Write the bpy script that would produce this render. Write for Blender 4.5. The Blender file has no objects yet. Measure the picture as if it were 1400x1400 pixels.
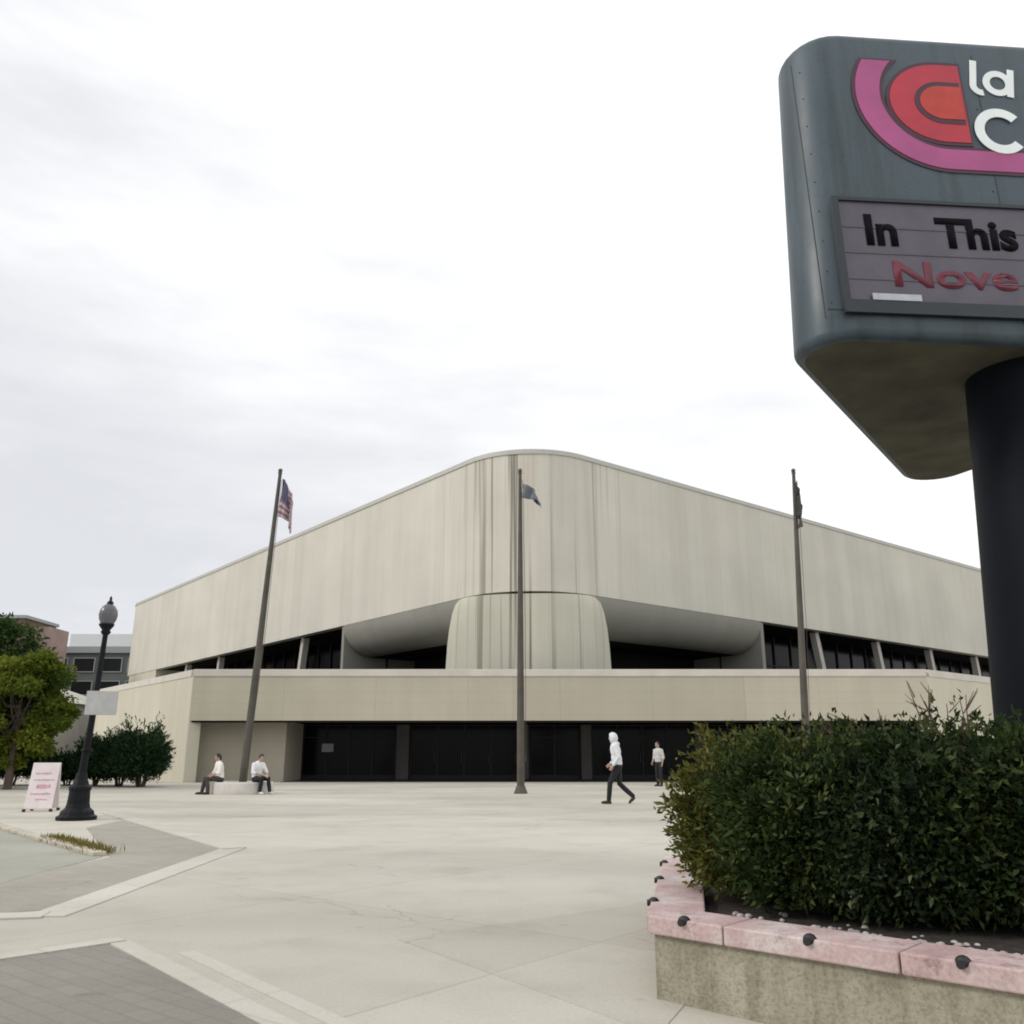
import bpy, bmesh, math, random
import numpy as np
from mathutils import Vector, Matrix

random.seed(7)
rng = np.random.default_rng(7)
PI = math.pi
R = math.radians
sc = bpy.context.scene
col = sc.collection

# ------------------------------------------------------------------ layout measures
F, H = 1180.0, 1.15
PIT = math.atan(335 / F)
CP, SP = math.cos(PIT), math.sin(PIT)

def ray(px, py):
    a, b = (px - 700) / F, (700 - py) / F
    return Vector((a, CP - b * SP, SP + b * CP))

def atz(px, py, z=0.0):
    d = ray(px, py)
    t = (z - H) / d.z
    return Vector((d.x * t, d.y * t, z))

def atY(px, py, Y):
    d = ray(px, py)
    t = Y / d.y
    return Vector((d.x * t, Y, H + d.z * t))

def az(deg):
    return Vector((math.sin(R(deg)), math.cos(R(deg)), 0))

# ------------------------------------------------------------------ materials
def newmat(name):
    m = bpy.data.materials.new(name)
    m.use_nodes = True
    nt = m.node_tree
    return m, nt, nt.nodes['Principled BSDF']

def N(nt, t, **kw):
    n = nt.nodes.new(t)
    for k, v in kw.items():
        setattr(n, k, v)
    return n

def ramp(nt, fac, stops):
    r = N(nt, 'ShaderNodeValToRGB')
    e = r.color_ramp.elements
    while len(e) < len(stops):
        e.new(0.5)
    for i, (p, c) in enumerate(stops):
        e[i].position = p
        e[i].color = (c[0], c[1], c[2], 1)
    nt.links.new(fac, r.inputs[0])
    return r.outputs[0]

def noise(nt, vec, scale, detail=4, rough=0.55):
    n = N(nt, 'ShaderNodeTexNoise')
    n.inputs['Scale'].default_value = scale
    n.inputs['Detail'].default_value = detail
    n.inputs['Roughness'].default_value = rough
    if vec is not None:
        nt.links.new(vec, n.inputs['Vector'])
    return n.outputs['Fac']

def mixc(nt, a, b, fac, mode='MIX'):
    m = N(nt, 'ShaderNodeMix', data_type='RGBA', blend_type=mode)
    for s, v in ((m.inputs[0], fac), (m.inputs[6], a), (m.inputs[7], b)):
        if isinstance(v, (int, float)):
            s.default_value = v
        elif isinstance(v, tuple):
            s.default_value = (v[0], v[1], v[2], 1)
        else:
            nt.links.new(v, s)
    return m.outputs[2]

def math_(nt, op, a, b=0.0, clamp=False):
    m = N(nt, 'ShaderNodeMath', operation=op, use_clamp=clamp)
    for s, v in zip(m.inputs, (a, b)):
        if isinstance(v, (int, float)):
            s.default_value = v
        else:
            nt.links.new(v, s)
    return m.outputs[0]

def mapping(nt, src, scale, loc=(0, 0, 0), rot=(0, 0, 0)):
    m = N(nt, 'ShaderNodeMapping')
    m.inputs['Scale'].default_value = scale
    m.inputs['Location'].default_value = loc
    m.inputs['Rotation'].default_value = rot
    nt.links.new(src, m.inputs['Vector'])
    return m.outputs[0]

def bump(nt, bs, h, strength=0.3, dist=0.02):
    b = N(nt, 'ShaderNodeBump')
    b.inputs['Strength'].default_value = strength
    b.inputs['Distance'].default_value = dist
    nt.links.new(h, b.inputs['Height'])
    nt.links.new(b.outputs[0], bs.inputs['Normal'])

def simple(name, c, rough=0.6, metal=0.0, var=0.18, scale=6.0, spec=None, bmp=0.0):
    m, nt, b = newmat(name)
    tc = N(nt, 'ShaderNodeTexCoord').outputs['Object']
    f = noise(nt, tc, scale)
    lo = tuple(x * (1 - var) for x in c)
    hi = tuple(min(1, x * (1 + var)) for x in c)
    nt.links.new(ramp(nt, f, [(0.3, lo), (0.7, hi)]), b.inputs['Base Color'])
    b.inputs['Roughness'].default_value = rough
    b.inputs['Metallic'].default_value = metal
    if spec is not None:
        b.inputs['Specular IOR Level'].default_value = spec
    if bmp:
        bump(nt, b, noise(nt, tc, scale * 5), bmp, 0.01)
    return m

def paving(name, c, joint=None, jrot=0.0, jw=1.5, var=0.10, dark=0.75):
    m, nt, b = newmat(name)
    tc = N(nt, 'ShaderNodeTexCoord').outputs['Object']
    big = noise(nt, tc, 0.22, 3)
    mid = noise(nt, mapping(nt, tc, (1, 1, 1), (7, 3, 0)), 1.3, 5, 0.65)
    fine = noise(nt, tc, 45, 3)
    cc = ramp(nt, big, [(0.3, tuple(x * (1 - var) for x in c)), (0.7, tuple(x * (1 + var) for x in c))])
    cc = mixc(nt, cc, ramp(nt, mid, [(0.25, (dark, dark * .98, dark * .95)), (0.52, (1, 1, 1))]), 0.55, 'MULTIPLY')
    cc = mixc(nt, cc, ramp(nt, fine, [(0.3, (.85, .85, .85)), (0.7, (1.08, 1.08, 1.08))]), 0.5, 'MULTIPLY')
    brd = noise(nt, mapping(nt, tc, (.11, .34, 1), (5, 8, 0), (0, 0, R(-20))), 1.0, 2)
    cc = mixc(nt, cc, ramp(nt, brd, [(.36, (.86, .855, .845)), (.5, (.99, .99, .99)), (.64, (1.07, 1.07, 1.07))]), .9, 'MULTIPLY')
    spots = noise(nt, mapping(nt, tc, (1, 1, 1), (31, 11, 0)), 3.2, 2)
    cc = mixc(nt, cc, ramp(nt, spots, [(0.70, (1, 1, 1)), (0.76, (.78, .77, .75))]), 0.6, 'MULTIPLY')
    # hairline cracks here and there
    vo = N(nt, 'ShaderNodeTexVoronoi', feature='DISTANCE_TO_EDGE')
    vo.inputs['Scale'].default_value = .42
    wob = N(nt, 'ShaderNodeTexNoise')
    wob.inputs['Scale'].default_value = 1.6
    wob.inputs['Detail'].default_value = 5
    nt.links.new(tc, wob.inputs['Vector'])
    va = N(nt, 'ShaderNodeVectorMath', operation='MULTIPLY_ADD')
    va.inputs[1].default_value = (.9, .9, 0)
    nt.links.new(wob.outputs['Color'], va.inputs[0])
    nt.links.new(tc, va.inputs[2])
    nt.links.new(va.outputs[0], vo.inputs['Vector'])
    ck = math_(nt, 'MULTIPLY', math_(nt, 'LESS_THAN', vo.outputs['Distance'], .0035), math_(nt, 'GREATER_THAN', noise(nt, mapping(nt, tc, (1, 1, 1), (17, 2, 0)), .3, 2), .55))
    cc = mixc(nt, cc, tuple(x * .45 for x in c), math_(nt, 'MULTIPLY', ck, .3))
    if joint:
        br = N(nt, 'ShaderNodeTexBrick')
        br.offset = 0.0 if jw > 1 else 0.5
        br.inputs['Color1'].default_value = (1, 1, 1, 1)
        br.inputs['Color2'].default_value = (0.93, 0.92, 0.91, 1)
        br.inputs['Mortar'].default_value = (joint, joint, joint, 1)
        br.inputs['Scale'].default_value = 1.0
        br.inputs['Brick Width'].default_value = jw
        br.inputs['Row Height'].default_value = jw if jw > 1 else jw * .5
        br.inputs['Mortar Size'].default_value = 0.012 if jw > 1 else 0.008
        br.inputs['Mortar Smooth'].default_value = 0.3
        nt.links.new(mapping(nt, tc, (1, 1, 1), (0.4, 0.9, 0), (0, 0, jrot)), br.inputs['Vector'])
        cc = mixc(nt, cc, br.outputs['Color'], 1.0, 'MULTIPLY')
    nt.links.new(cc, b.inputs['Base Color'])
    b.inputs['Roughness'].default_value = 0.85
    b.inputs['Specular IOR Level'].default_value = 0.25
    bump(nt, b, fine, 0.15, 0.004)
    return m

def arena_concrete(name, c, seam=1.5, corner=True, hseam=False):
    """precast concrete: UV = (metres along the wall, height)"""
    m, nt, b = newmat(name)
    uv = N(nt, 'ShaderNodeUVMap').outputs[0]
    sep = N(nt, 'ShaderNodeSeparateXYZ')
    nt.links.new(uv, sep.inputs[0])
    blot = noise(nt, mapping(nt, uv, (.22, .22, 1)), 1.0, 4)
    cc = ramp(nt, blot, [(0.3, tuple(x * .93 for x in c)), (0.7, tuple(x * 1.06 for x in c))])
    st = noise(nt, mapping(nt, uv, (1.1, 0.035, 1), (3, 1, 0)), 1.0, 5, 0.65)
    cc = mixc(nt, cc, ramp(nt, st, [(0.36, (.82, .80, .77)), (0.56, (1, 1, 1))]), 0.28, 'MULTIPLY')
    # panel to panel tone
    pan = math_(nt, 'FLOOR', math_(nt, 'DIVIDE', sep.outputs[0], seam))
    wn = N(nt, 'ShaderNodeTexWhiteNoise', noise_dimensions='1D')
    nt.links.new(pan, wn.inputs['W'])
    cc = mixc(nt, cc, ramp(nt, wn.outputs['Value'], [(0, (.97, .97, .965)), (1, (1.02, 1.02, 1.02))]), 1.0, 'MULTIPLY')
    # joints
    fr = math_(nt, 'FRACT', math_(nt, 'DIVIDE', sep.outputs[0], seam))
    jl = math_(nt, 'LESS_THAN', fr, 0.028)
    cc = mixc(nt, cc, tuple(x * .72 for x in c), math_(nt, 'MULTIPLY', jl, 0.35))
    if corner:   # run-off streaks down the rounded nose, where the roof drains
        au = math_(nt, 'ABSOLUTE', sep.outputs[0])
        mask = math_(nt, 'SUBTRACT', 1.0, math_(nt, 'DIVIDE', au, 8.0), True)
        s2 = noise(nt, mapping(nt, uv, (2.3, 0.02, 1), (11, 5, 0)), 1.0, 3, 0.7)
        k = ramp(nt, s2, [(0.54, (0, 0, 0)), (0.62, (1, 1, 1))])
        cc = mixc(nt, cc, (.15, .14, .115), math_(nt, 'MULTIPLY', math_(nt, 'MULTIPLY', k, mask), 0.9))
        s3 = noise(nt, mapping(nt, uv, (1.2, 0.05, 1), (21, 9, 0)), 1.0, 3, 0.6)
        k3 = ramp(nt, s3, [(0.52, (0, 0, 0)), (0.68, (1, 1, 1))])
        cc = mixc(nt, cc, (.42, .31, .25), math_(nt, 'MULTIPLY', math_(nt, 'MULTIPLY', k3, mask), 0.35))
    if hseam:
        fr2 = math_(nt, 'FRACT', math_(nt, 'DIVIDE', sep.outputs[1], 0.62))
        cc = mixc(nt, cc, tuple(x * .7 for x in c), math_(nt, 'MULTIPLY', math_(nt, 'LESS_THAN', fr2, 0.05), 0.35))
    nt.links.new(cc, b.inputs['Base Color'])
    b.inputs['Roughness'].default_value = 0.9
    b.inputs['Specular IOR Level'].default_value = 0.2
    bump(nt, b, noise(nt, mapping(nt, uv, (14, 14, 1)), 1.0, 3), 0.15, 0.01)
    return m

def leafmat(name, stops, transl=0.25, rough=0.7):
    m, nt, b = newmat(name)
    at = N(nt, 'ShaderNodeAttribute', attribute_name='tint')
    c = ramp(nt, at.outputs['Fac'], stops)
    nt.links.new(c, b.inputs['Base Color'])
    b.inputs['Roughness'].default_value = rough
    b.inputs['Specular IOR Level'].default_value = 0.12
    tr = N(nt, 'ShaderNodeBsdfTranslucent')
    nt.links.new(c, tr.inputs['Color'])
    mx = N(nt, 'ShaderNodeMixShader')
    mx.inputs[0].default_value = transl
    out = nt.nodes['Material Output']
    nt.links.new(b.outputs[0], mx.inputs[1])
    nt.links.new(tr.outputs[0], mx.inputs[2])
    nt.links.new(mx.outputs[0], out.inputs['Surface'])
    return m

M = {}
M['plaza'] = paving('plaza_concrete', (.485, .462, .405), joint=.80, jrot=R(39), jw=3.0)
M['paver'] = paving('brick_pavers', (.245, .232, .205), joint=.84, jrot=R(39), jw=.24, var=.14)
M['paver2'] = paving('worn_pavers', (.335, .315, .275), joint=.88, jrot=R(39), jw=.3, var=.12)
M['band'] = paving('pale_band', (.515, .492, .435), joint=.85, jrot=R(39), jw=1.8, var=.06)
M['tone'] = paving('aged_slab', (.455, .432, .378), joint=.85, jrot=R(39), jw=3.0, var=.06)
M['street'] = paving('street_concrete', (.325, .325, .28), joint=.8, jrot=R(-55), jw=4.0, var=.12)
M['far'] = paving('far_ground', (.33, .32, .29), var=.15)
M['kerb'] = simple('kerb_stone', (.42, .38, .31), .9, var=.25, scale=3, bmp=.2)
M['turf'] = simple('verge_soil', (.16, .13, .06), .95, var=.5, scale=9, bmp=.5)
M['wall'] = arena_concrete('precast_wall', (.615, .592, .52))
M['pier'] = arena_concrete('precast_pier', (.535, .525, .44), seam=1.25)
M['fascia'] = arena_concrete('precast_fascia', (.50, .465, .375), seam=400, corner=False, hseam=True)
M['side'] = arena_concrete('precast_side', (.58, .55, .45), seam=2.3, corner=False)
M['cove'] = arena_concrete('shaded_cove_concrete', (.29, .285, .25), seam=1.5, corner=False)  # wall concrete with a darker base colour, shade under the overhang painted in
M['cap'] = simple('parapet_cap', (.58, .55, .49), .85, var=.08, scale=1)
M['coping'] = simple('metal_coping', (.47, .465, .42), .5, var=.08)
M['deck'] = simple('roof_membrane', (.022, .022, .022), .9)
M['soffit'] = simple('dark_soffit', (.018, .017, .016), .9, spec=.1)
M['darkglass'] = simple('smoked_glass', (.003, .0035, .005), .12, var=.3, spec=.10)
M['bronze'] = simple('bronze_frame', (.022, .020, .019), .5, spec=.2)
M['column'] = simple('entrance_column', (.085, .08, .075), .8, var=.12, scale=2)
M['floor_in'] = simple('vestibule_floor', (.03, .029, .028), .8)
M['strut'] = simple('strut_concrete', (.52, .49, .44), .85, var=.1)
M['pole'] = simple('weathered_pole', (.085, .078, .065), .6, metal=.0, spec=.25, var=.2, scale=2)
M['gold'] = simple('gilt_ball', (.10, .09, .07), .4, metal=.4)
M['black_iron'] = simple('black_iron', (.008, .009, .011), .5, var=.3, scale=8, spec=.15)
M['white'] = simple('white_enamel', (.70, .71, .72), .5, var=.05)
M['lamp_panel'] = simple('weathered_panel', (.43, .435, .43), .6, var=.15, scale=4)
M['skin'] = simple('skin', (.42, .27, .20), .6, var=.08)
M['hood'] = simple('white_cotton', (.66, .68, .71), .9, var=.06, scale=9, bmp=.3)
M['grey_cotton'] = simple('pale_grey_cotton', (.50, .50, .49), .9, var=.06, scale=9, bmp=.3)
M['cotton'] = simple('cream_cotton', (.74, .72, .68), .9, var=.06, scale=9, bmp=.3)
M['trousers'] = simple('black_denim', (.012, .013, .017), .9, var=.3, scale=12)
M['trousers2'] = simple('charcoal_cloth', (.05, .047, .045), .9, var=.3, scale=12)
M['shoe'] = simple('dark_shoe', (.02, .02, .02), .6)
M['shoe_w'] = simple('pale_shoe', (.6, .59, .57), .6)
M['hair'] = simple('dark_hair', (.018, .013, .009), .6, var=.4, scale=30)
M['eye'] = simple('eye', (.02, .015, .012), .2)
M['plinth'] = simple('plinth_concrete', (.52, .49, .45), .9, var=.1, scale=3)
M['bark'] = simple('bark', (.085, .065, .05), .95, var=.35, scale=12, bmp=.6)
M['twig'] = simple('bare_twig', (.10, .065, .05), .9, var=.3, scale=20)

def weathered(name, c, rough, spec=.4):
    """painted sheet metal with run-off streaks, grime and uneven gloss"""
    m, nt, b = newmat(name)
    tc = N(nt, 'ShaderNodeTexCoord').outputs['Object']
    f = noise(nt, tc, 1.1, 5)
    cc = ramp(nt, f, [(.3, tuple(x * .86 for x in c)), (.7, tuple(x * 1.16 for x in c))])
    st = noise(nt, mapping(nt, tc, (5, 5, .28), (3, 1, 2)), 1.0, 5, .65)
    cc = mixc(nt, cc, ramp(nt, st, [(.36, (.62, .62, .58)), (.52, (1, 1, 1)), (.68, (1, 1, 1)), (.8, (1.35, 1.35, 1.32))]), .8, 'MULTIPLY')
    sp_ = noise(nt, tc, 30, 3)
    cc = mixc(nt, cc, ramp(nt, sp_, [(.32, (.75, .75, .75)), (.45, (1, 1, 1))]), .5, 'MULTIPLY')
    nt.links.new(cc, b.inputs['Base Color'])
    nt.links.new(ramp(nt, f, [(.3, (rough - .08,) * 3), (.7, (rough + .14,) * 3)]), b.inputs['Roughness'])
    b.inputs['Specular IOR Level'].default_value = spec
    bump(nt, b, noise(nt, tc, 2.2, 2), .12, .02)
    return m
M['sign'] = weathered('sign_paint', (.056, .081, .099), .42)
M['sign_dark'] = simple('sign_underside', (.078, .076, .054), .85, var=.35, scale=2.2, spec=.15)
M['sign_pole'] = simple('sign_pole_paint', (.004, .0055, .009), .55, var=.2, scale=2, spec=.10)
M['panel'] = simple('letter_panel', (.086, .074, .102), .4, var=.15, scale=5)
M['frame'] = simple('panel_frame', (.010, .017, .023), .4, var=.2)
M['track'] = simple('letter_track', (.085, .07, .085), .4)
M['magenta'] = simple('magenta_vinyl', (.38, .065, .215), .45, var=.12, scale=3)
M['red'] = simple('red_vinyl', (.44, .016, .040), .45, var=.12, scale=4)
M['orange'] = simple('vermilion_vinyl', (.46, .028, .016), .45, var=.15, scale=8)
M['maroon'] = simple('maroon_outline', (.055, .012, .03), .5)
M['txt_white'] = simple('white_vinyl', (.80, .86, .86), .45, var=.04)
M['txt_black'] = simple('black_letter', (.004, .003, .006), .7, spec=.08)
M['txt_red'] = simple('crimson_letter', (.13, .010, .03), .5)
def render_wall():
    m, nt, b = newmat('planter_render')
    tc = N(nt, 'ShaderNodeTexCoord').outputs['Object']
    f = noise(nt, tc, 3.5, 6, .65)
    cc = ramp(nt, f, [(.28, (.22, .205, .155)), (.5, (.32, .30, .23)), (.72, (.39, .37, .295))])
    st = noise(nt, mapping(nt, tc, (7, 7, .9), (1, 4, 2)), 1.0, 5, .7)
    cc = mixc(nt, cc, ramp(nt, st, [(.38, (.55, .53, .46)), (.55, (1, 1, 1)), (.7, (1.12, 1.12, 1.1))]), .5, 'MULTIPLY')
    fi = noise(nt, tc, 55, 4, .7)
    cc = mixc(nt, cc, ramp(nt, fi, [(.34, (.6, .6, .57)), (.55, (1.05, 1.05, 1.05))]), .7, 'MULTIPLY')
    nt.links.new(cc, b.inputs['Base Color'])
    b.inputs['Roughness'].default_value = .92
    b.inputs['Specular IOR Level'].default_value = .2
    bump(nt, b, math_(nt, 'ADD', fi, math_(nt, 'MULTIPLY', f, 1.5)), .55, .012)
    return m
M['plant_wall'] = render_wall()
M['stud'] = simple('black_stud', (.012, .011, .012), .5)
M['soil'] = simple('mulch', (.035, .028, .022), .95, var=.6, scale=25, bmp=.8)
M['gravel'] = simple('pale_gravel', (.38, .35, .33), .9, var=.4, scale=14)
M['aboard'] = simple('aboard_face', (.72, .645, .645), .55, var=.08, scale=5)
M['aboard_ink'] = simple('aboard_ink', (.58, .33, .37), .6, var=.2, scale=9)
M['brown_brick'] = simple('brown_brick', (.15, .105, .085), .9, var=.2, scale=.5)
M['pink_brick'] = simple('pinkish_brick', (.34, .25, .23), .9, var=.15, scale=.5)
M['grey_clad'] = simple('grey_cladding', (.12, .135, .13), .7, var=.15, scale=.3)
M['white_fascia'] = simple('white_fascia', (.66, .68, .68), .6, var=.05)
M['grey_fascia'] = simple('grey_fascia', (.30, .33, .33), .6, var=.05)
M['stucco'] = simple('pale_stucco', (.50, .48, .42), .9, var=.12, scale=.8)
M['window'] = simple('dark_window', (.02, .022, .024), .15, spec=.4)
M['flag_red'] = None

def pink_stone():
    m, nt, b = newmat('pink_coping_stone')
    tc = N(nt, 'ShaderNodeTexCoord').outputs['Object']
    f = noise(nt, tc, 3.0, 5, .6)
    c = ramp(nt, f, [(.3, (.40, .27, .265)), (.5, (.50, .375, .365)), (.62, (.57, .50, .485)), (.78, (.62, .59, .57))])
    v = noise(nt, mapping(nt, tc, (1, 1, 1), (5, 5, 5)), 60, 3)
    c = mixc(nt, c, ramp(nt, v, [(.35, (.72, .70, .70)), (.6, (1.05, 1.05, 1.05))]), .6, 'MULTIPLY')
    s = noise(nt, mapping(nt, tc, (1, 1, 1), (2, 9, 1)), 9, 4, .7)
    c = mixc(nt, c, ramp(nt, s, [(.56, (1, 1, 1)), (.70, (.50, .43, .42))]), .8, 'MULTIPLY')
    nt.links.new(c, b.inputs['Base Color'])
    b.inputs['Roughness'].default_value = .7
    bump(nt, b, v, .25, .004)
    return m
M['pink'] = pink_stone()

def globe_mat():
    m, nt, b = newmat('frosted_globe')
    b.inputs['Base Color'].default_value = (.15, .148, .17, 1)
    b.inputs['Roughness'].default_value = .25
    b.inputs['Transmission Weight'].default_value = .35
    return m
M['globe'] = globe_mat()

def flag_mat(name, kind):
    m, nt, b = newmat(name)
    uv = N(nt, 'ShaderNodeUVMap').outputs[0]
    sep = N(nt, 'ShaderNodeSeparateXYZ')
    nt.links.new(uv, sep.inputs[0])
    if kind == 'stripes':
        fr = math_(nt, 'FRACT', math_(nt, 'MULTIPLY', sep.outputs[1], 6.5))
        st = math_(nt, 'GREATER_THAN', fr, .5)
        c = mixc(nt, (.46, .42, .45), (.27, .13, .16), st)
        inx = math_(nt, 'LESS_THAN', sep.outputs[0], .4)
        iny = math_(nt, 'GREATER_THAN', sep.outputs[1], .46)
        c = mixc(nt, c, (.10, .10, .16), math_(nt, 'MULTIPLY', inx, iny))
    elif kind == 'blue':
        d = noise(nt, mapping(nt, uv, (1, 1, 1)), 3, 2)
        c = ramp(nt, d, [(.3, (.13, .145, .175)), (.7, (.20, .215, .24))])
    else:
        d = noise(nt, mapping(nt, uv, (1, 1, 1)), 3, 2)
        c = ramp(nt, d, [(.3, (.035, .04, .035)), (.7, (.07, .075, .065))])
    nt.links.new(c, b.inputs['Base Color'])
    b.inputs['Roughness'].default_value = .85
    return m
M['flag_stripes'] = flag_mat('striped_flag_cloth', 'stripes')
M['flag_blue'] = flag_mat('blue_flag_cloth', 'blue')
M['flag_dark'] = flag_mat('dark_flag_cloth', 'dark')

M['leaf_hedge'] = leafmat('hedge_leaf', [(0, (.014, .026, .010)), (.45, (.028, .050, .015)), (.75, (.055, .080, .020)), (1, (.12, .135, .05))])
M['leaf_gold'] = leafmat('gold_hedge_leaf', [(0, (.040, .048, .012)), (.5, (.085, .095, .020)), (.8, (.14, .13, .028)), (1, (.27, .26, .13))])
M['leaf_dark'] = leafmat('dark_hedge_leaf', [(0, (.008, .017, .008)), (.5, (.018, .033, .013)), (.8, (.038, .060, .020)), (1, (.12, .14, .08))])
M['leaf_yew'] = leafmat('yew_leaf', [(0, (.010, .024, .012)), (.6, (.022, .052, .020)), (1, (.05, .085, .03))], .15)
M['leaf_tree'] = leafmat('tree_leaf', [(0, (.018, .042, .014)), (.5, (.035, .075, .020)), (1, (.075, .115, .028))], .3)
M['leaf_lime'] = leafmat('lime_leaf', [(0, (.04, .078, .013)), (.5, (.10, .138, .017)), (1, (.23, .245, .035))], .35)
M['leaf_red'] = leafmat('red_leaf', [(0, (.012, .004, .004)), (.6, (.026, .006, .006)), (1, (.05, .012, .012))], .2)

# ------------------------------------------------------------------ object helpers
def tag(o, label=None, cat=None, group=None, kind=None):
    if label: o['label'] = label
    if cat: o['category'] = cat
    if group: o['group'] = group
    if kind: o['kind'] = kind
    return o

def thing(name, label, cat, loc, group=None, rz=0.0):
    o = bpy.data.objects.new(name, None)
    o.empty_display_size = .3
    col.objects.link(o)
    o.location = loc
    o.rotation_euler = (0, 0, rz)
    return tag(o, label, cat, group)

def origin(o):
    v = Vector((0, 0, 0))
    while o is not None:
        v += o.location
        o = o.parent
    return v

class MB:
    def __init__(s):
        s.v, s.f, s.uv, s.smooth = [], [], {}, []

    def add(s, vs, fs, uvs=None, smooth=False):
        o = len(s.v)
        s.v += [Vector(v) for v in vs]
        for i, f in enumerate(fs):
            k = len(s.f)
            s.f.append([a + o for a in f])
            s.smooth.append(smooth)
            if uvs is not None:
                s.uv[k] = [uvs[a] for a in f]
        return s

    def box(s, c, size, ax=None, ay=None, az_=None):
        c = Vector(c)
        ax = Vector(ax) if ax else Vector((1, 0, 0))
        ay = Vector(ay) if ay else Vector((0, 1, 0))
        az_ = Vector(az_) if az_ else Vector((0, 0, 1))
        hx, hy, hz = [x / 2 for x in size]
        vs = [c + ax * hx * i + ay * hy * j + az_ * hz * k for k in (-1, 1) for j in (-1, 1) for i in (-1, 1)]
        fs = [(0, 2, 3, 1), (4, 5, 7, 6), (0, 1, 5, 4), (2, 6, 7, 3), (0, 4, 6, 2), (1, 3, 7, 5)]
        return s.add(vs, fs)

    def prism(s, poly, z0, z1, cap=True, smooth=False):
        n = len(poly)
        vs = [(p[0], p[1], z0) for p in poly] + [(p[0], p[1], z1) for p in poly]
        u = [0.0]
        for i in range(1, n):
            u.append(u[-1] + math.hypot(poly[i][0] - poly[i - 1][0], poly[i][1] - poly[i - 1][1]))
        uvs = [(a, z0) for a in u] + [(a, z1) for a in u]
        fs = [(i, (i + 1) % n, n + (i + 1) % n, n + i) for i in range(n)]
        if cap:
            fs += [tuple(range(n))[::-1], tuple(range(n, 2 * n))]
        return s.add(vs, fs, uvs, smooth)

    def tube(s, pts, rads, seg=10, cap=True, smooth=True):
        pts = [Vector(p) for p in pts]
        if not hasattr(rads, '__len__'):
            rads = [rads] * len(pts)
        vs, fs = [], []
        prev = None
        for i, p in enumerate(pts):
            d = (pts[min(i + 1, len(pts) - 1)] - pts[max(i - 1, 0)])
            d = d.normalized() if d.length > 1e-9 else Vector((0, 0, 1))
            if prev is None:
                a = d.cross(Vector((1, 0, 0)) if abs(d.x) < .8 else Vector((0, 1, 0))).normalized()
            else:
                a = (prev - d * prev.dot(d)).normalized()
            prev = a
            b = d.cross(a)
            for k in range(seg):
                t = 2 * PI * k / seg
                vs.append(p + (a * math.cos(t) + b * math.sin(t)) * rads[i])
        for i in range(len(pts) - 1):
            for k in range(seg):
                k2 = (k + 1) % seg
                fs.append((i * seg + k, i * seg + k2, (i + 1) * seg + k2, (i + 1) * seg + k))
        s.add(vs, fs, None, smooth)
        if cap:
            n = len(pts) - 1
            s.add([vs[k] for k in range(seg)], [tuple(range(seg))[::-1]])
            s.add([vs[n * seg + k] for k in range(seg)], [tuple(range(seg))])
        return s

    def lathe(s, prof, seg=24, c=(0, 0, 0), smooth=True):
        vs, fs = [], []
        for r, z in prof:
            for k in range(seg):
                t = 2 * PI * k / seg
                vs.append((c[0] + r * math.cos(t), c[1] + r * math.sin(t), c[2] + z))
        for i in range(len(prof) - 1):
            for k in range(seg):
                k2 = (k + 1) % seg
                fs.append((i * seg + k, i * seg + k2, (i + 1) * seg + k2, (i + 1) * seg + k))
        s.add(vs, fs, None, smooth)
        s.add([vs[k] for k in range(seg)], [tuple(range(seg))[::-1]])
        n = len(prof) - 1
        s.add([vs[n * seg + k] for k in range(seg)], [tuple(range(seg))])
        return s

    def ell(s, c, r, ax=None, seg=16, rings=10):
        c = Vector(c)
        A = ax or (Vector((1, 0, 0)), Vector((0, 1, 0)), Vector((0, 0, 1)))
        vs, fs = [], []
        for i in range(rings + 1):
            ph = PI * i / rings
            for k in range(seg):
                t = 2 * PI * k / seg
                vs.append(c + A[0] * (r[0] * math.sin(ph) * math.cos(t)) + A[1] * (r[1] * math.sin(ph) * math.sin(t)) + A[2] * (-r[2] * math.cos(ph)))
        for i in range(rings):
            for k in range(seg):
                k2 = (k + 1) % seg
                fs.append((i * seg + k, i * seg + k2, (i + 1) * seg + k2, (i + 1) * seg + k))
        return s.add(vs, fs, None, True)

    def grid(s, rows, uvrows=None, smooth=True, closed=False):
        nr, nc = len(rows), len(rows[0])
        vs = [p for r in rows for p in r]
        uvs = [p for r in uvrows for p in r] if uvrows else None
        fs = []
        for i in range(nr - 1):
            for k in range(nc if closed else nc - 1):
                k2 = (k + 1) % nc
                fs.append((i * nc + k, i * nc + k2, (i + 1) * nc + k2, (i + 1) * nc + k))
        return s.add(vs, fs, uvs, smooth)

    def mesh(s, name, off=Vector((0, 0, 0))):
        me = bpy.data.meshes.new(name)
        me.from_pydata([v - off for v in s.v], [], s.f)
        me.polygons.foreach_set('use_smooth', s.smooth)
        if s.uv:
            uvl = me.uv_layers.new(name='UVMap')
            for p in me.polygons:
                u = s.uv.get(p.index)
                if u:
                    for li, w in zip(p.loop_indices, u):
                        uvl.data[li].uv = w
        me.validate()
        me.update()
        return me

    def build(s, name, mat, parent=None, world=False, weld=False, bevel=0.0, solid=0.0):
        """world=True: the vertices are world coordinates"""
        off = origin(parent) if world else Vector((0, 0, 0))
        me = s.mesh(name, off)
        me.materials.append(mat)
        o = bpy.data.objects.new(name, me)
        col.objects.link(o)
        if parent:
            o.parent = parent
        if weld or bevel:
            bm = bmesh.new()
            bm.from_mesh(me)
            bmesh.ops.remove_doubles(bm, verts=bm.verts, dist=1e-5)
            bmesh.ops.recalc_face_normals(bm, faces=bm.faces)
            bm.to_mesh(me)
            bm.free()
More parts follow.
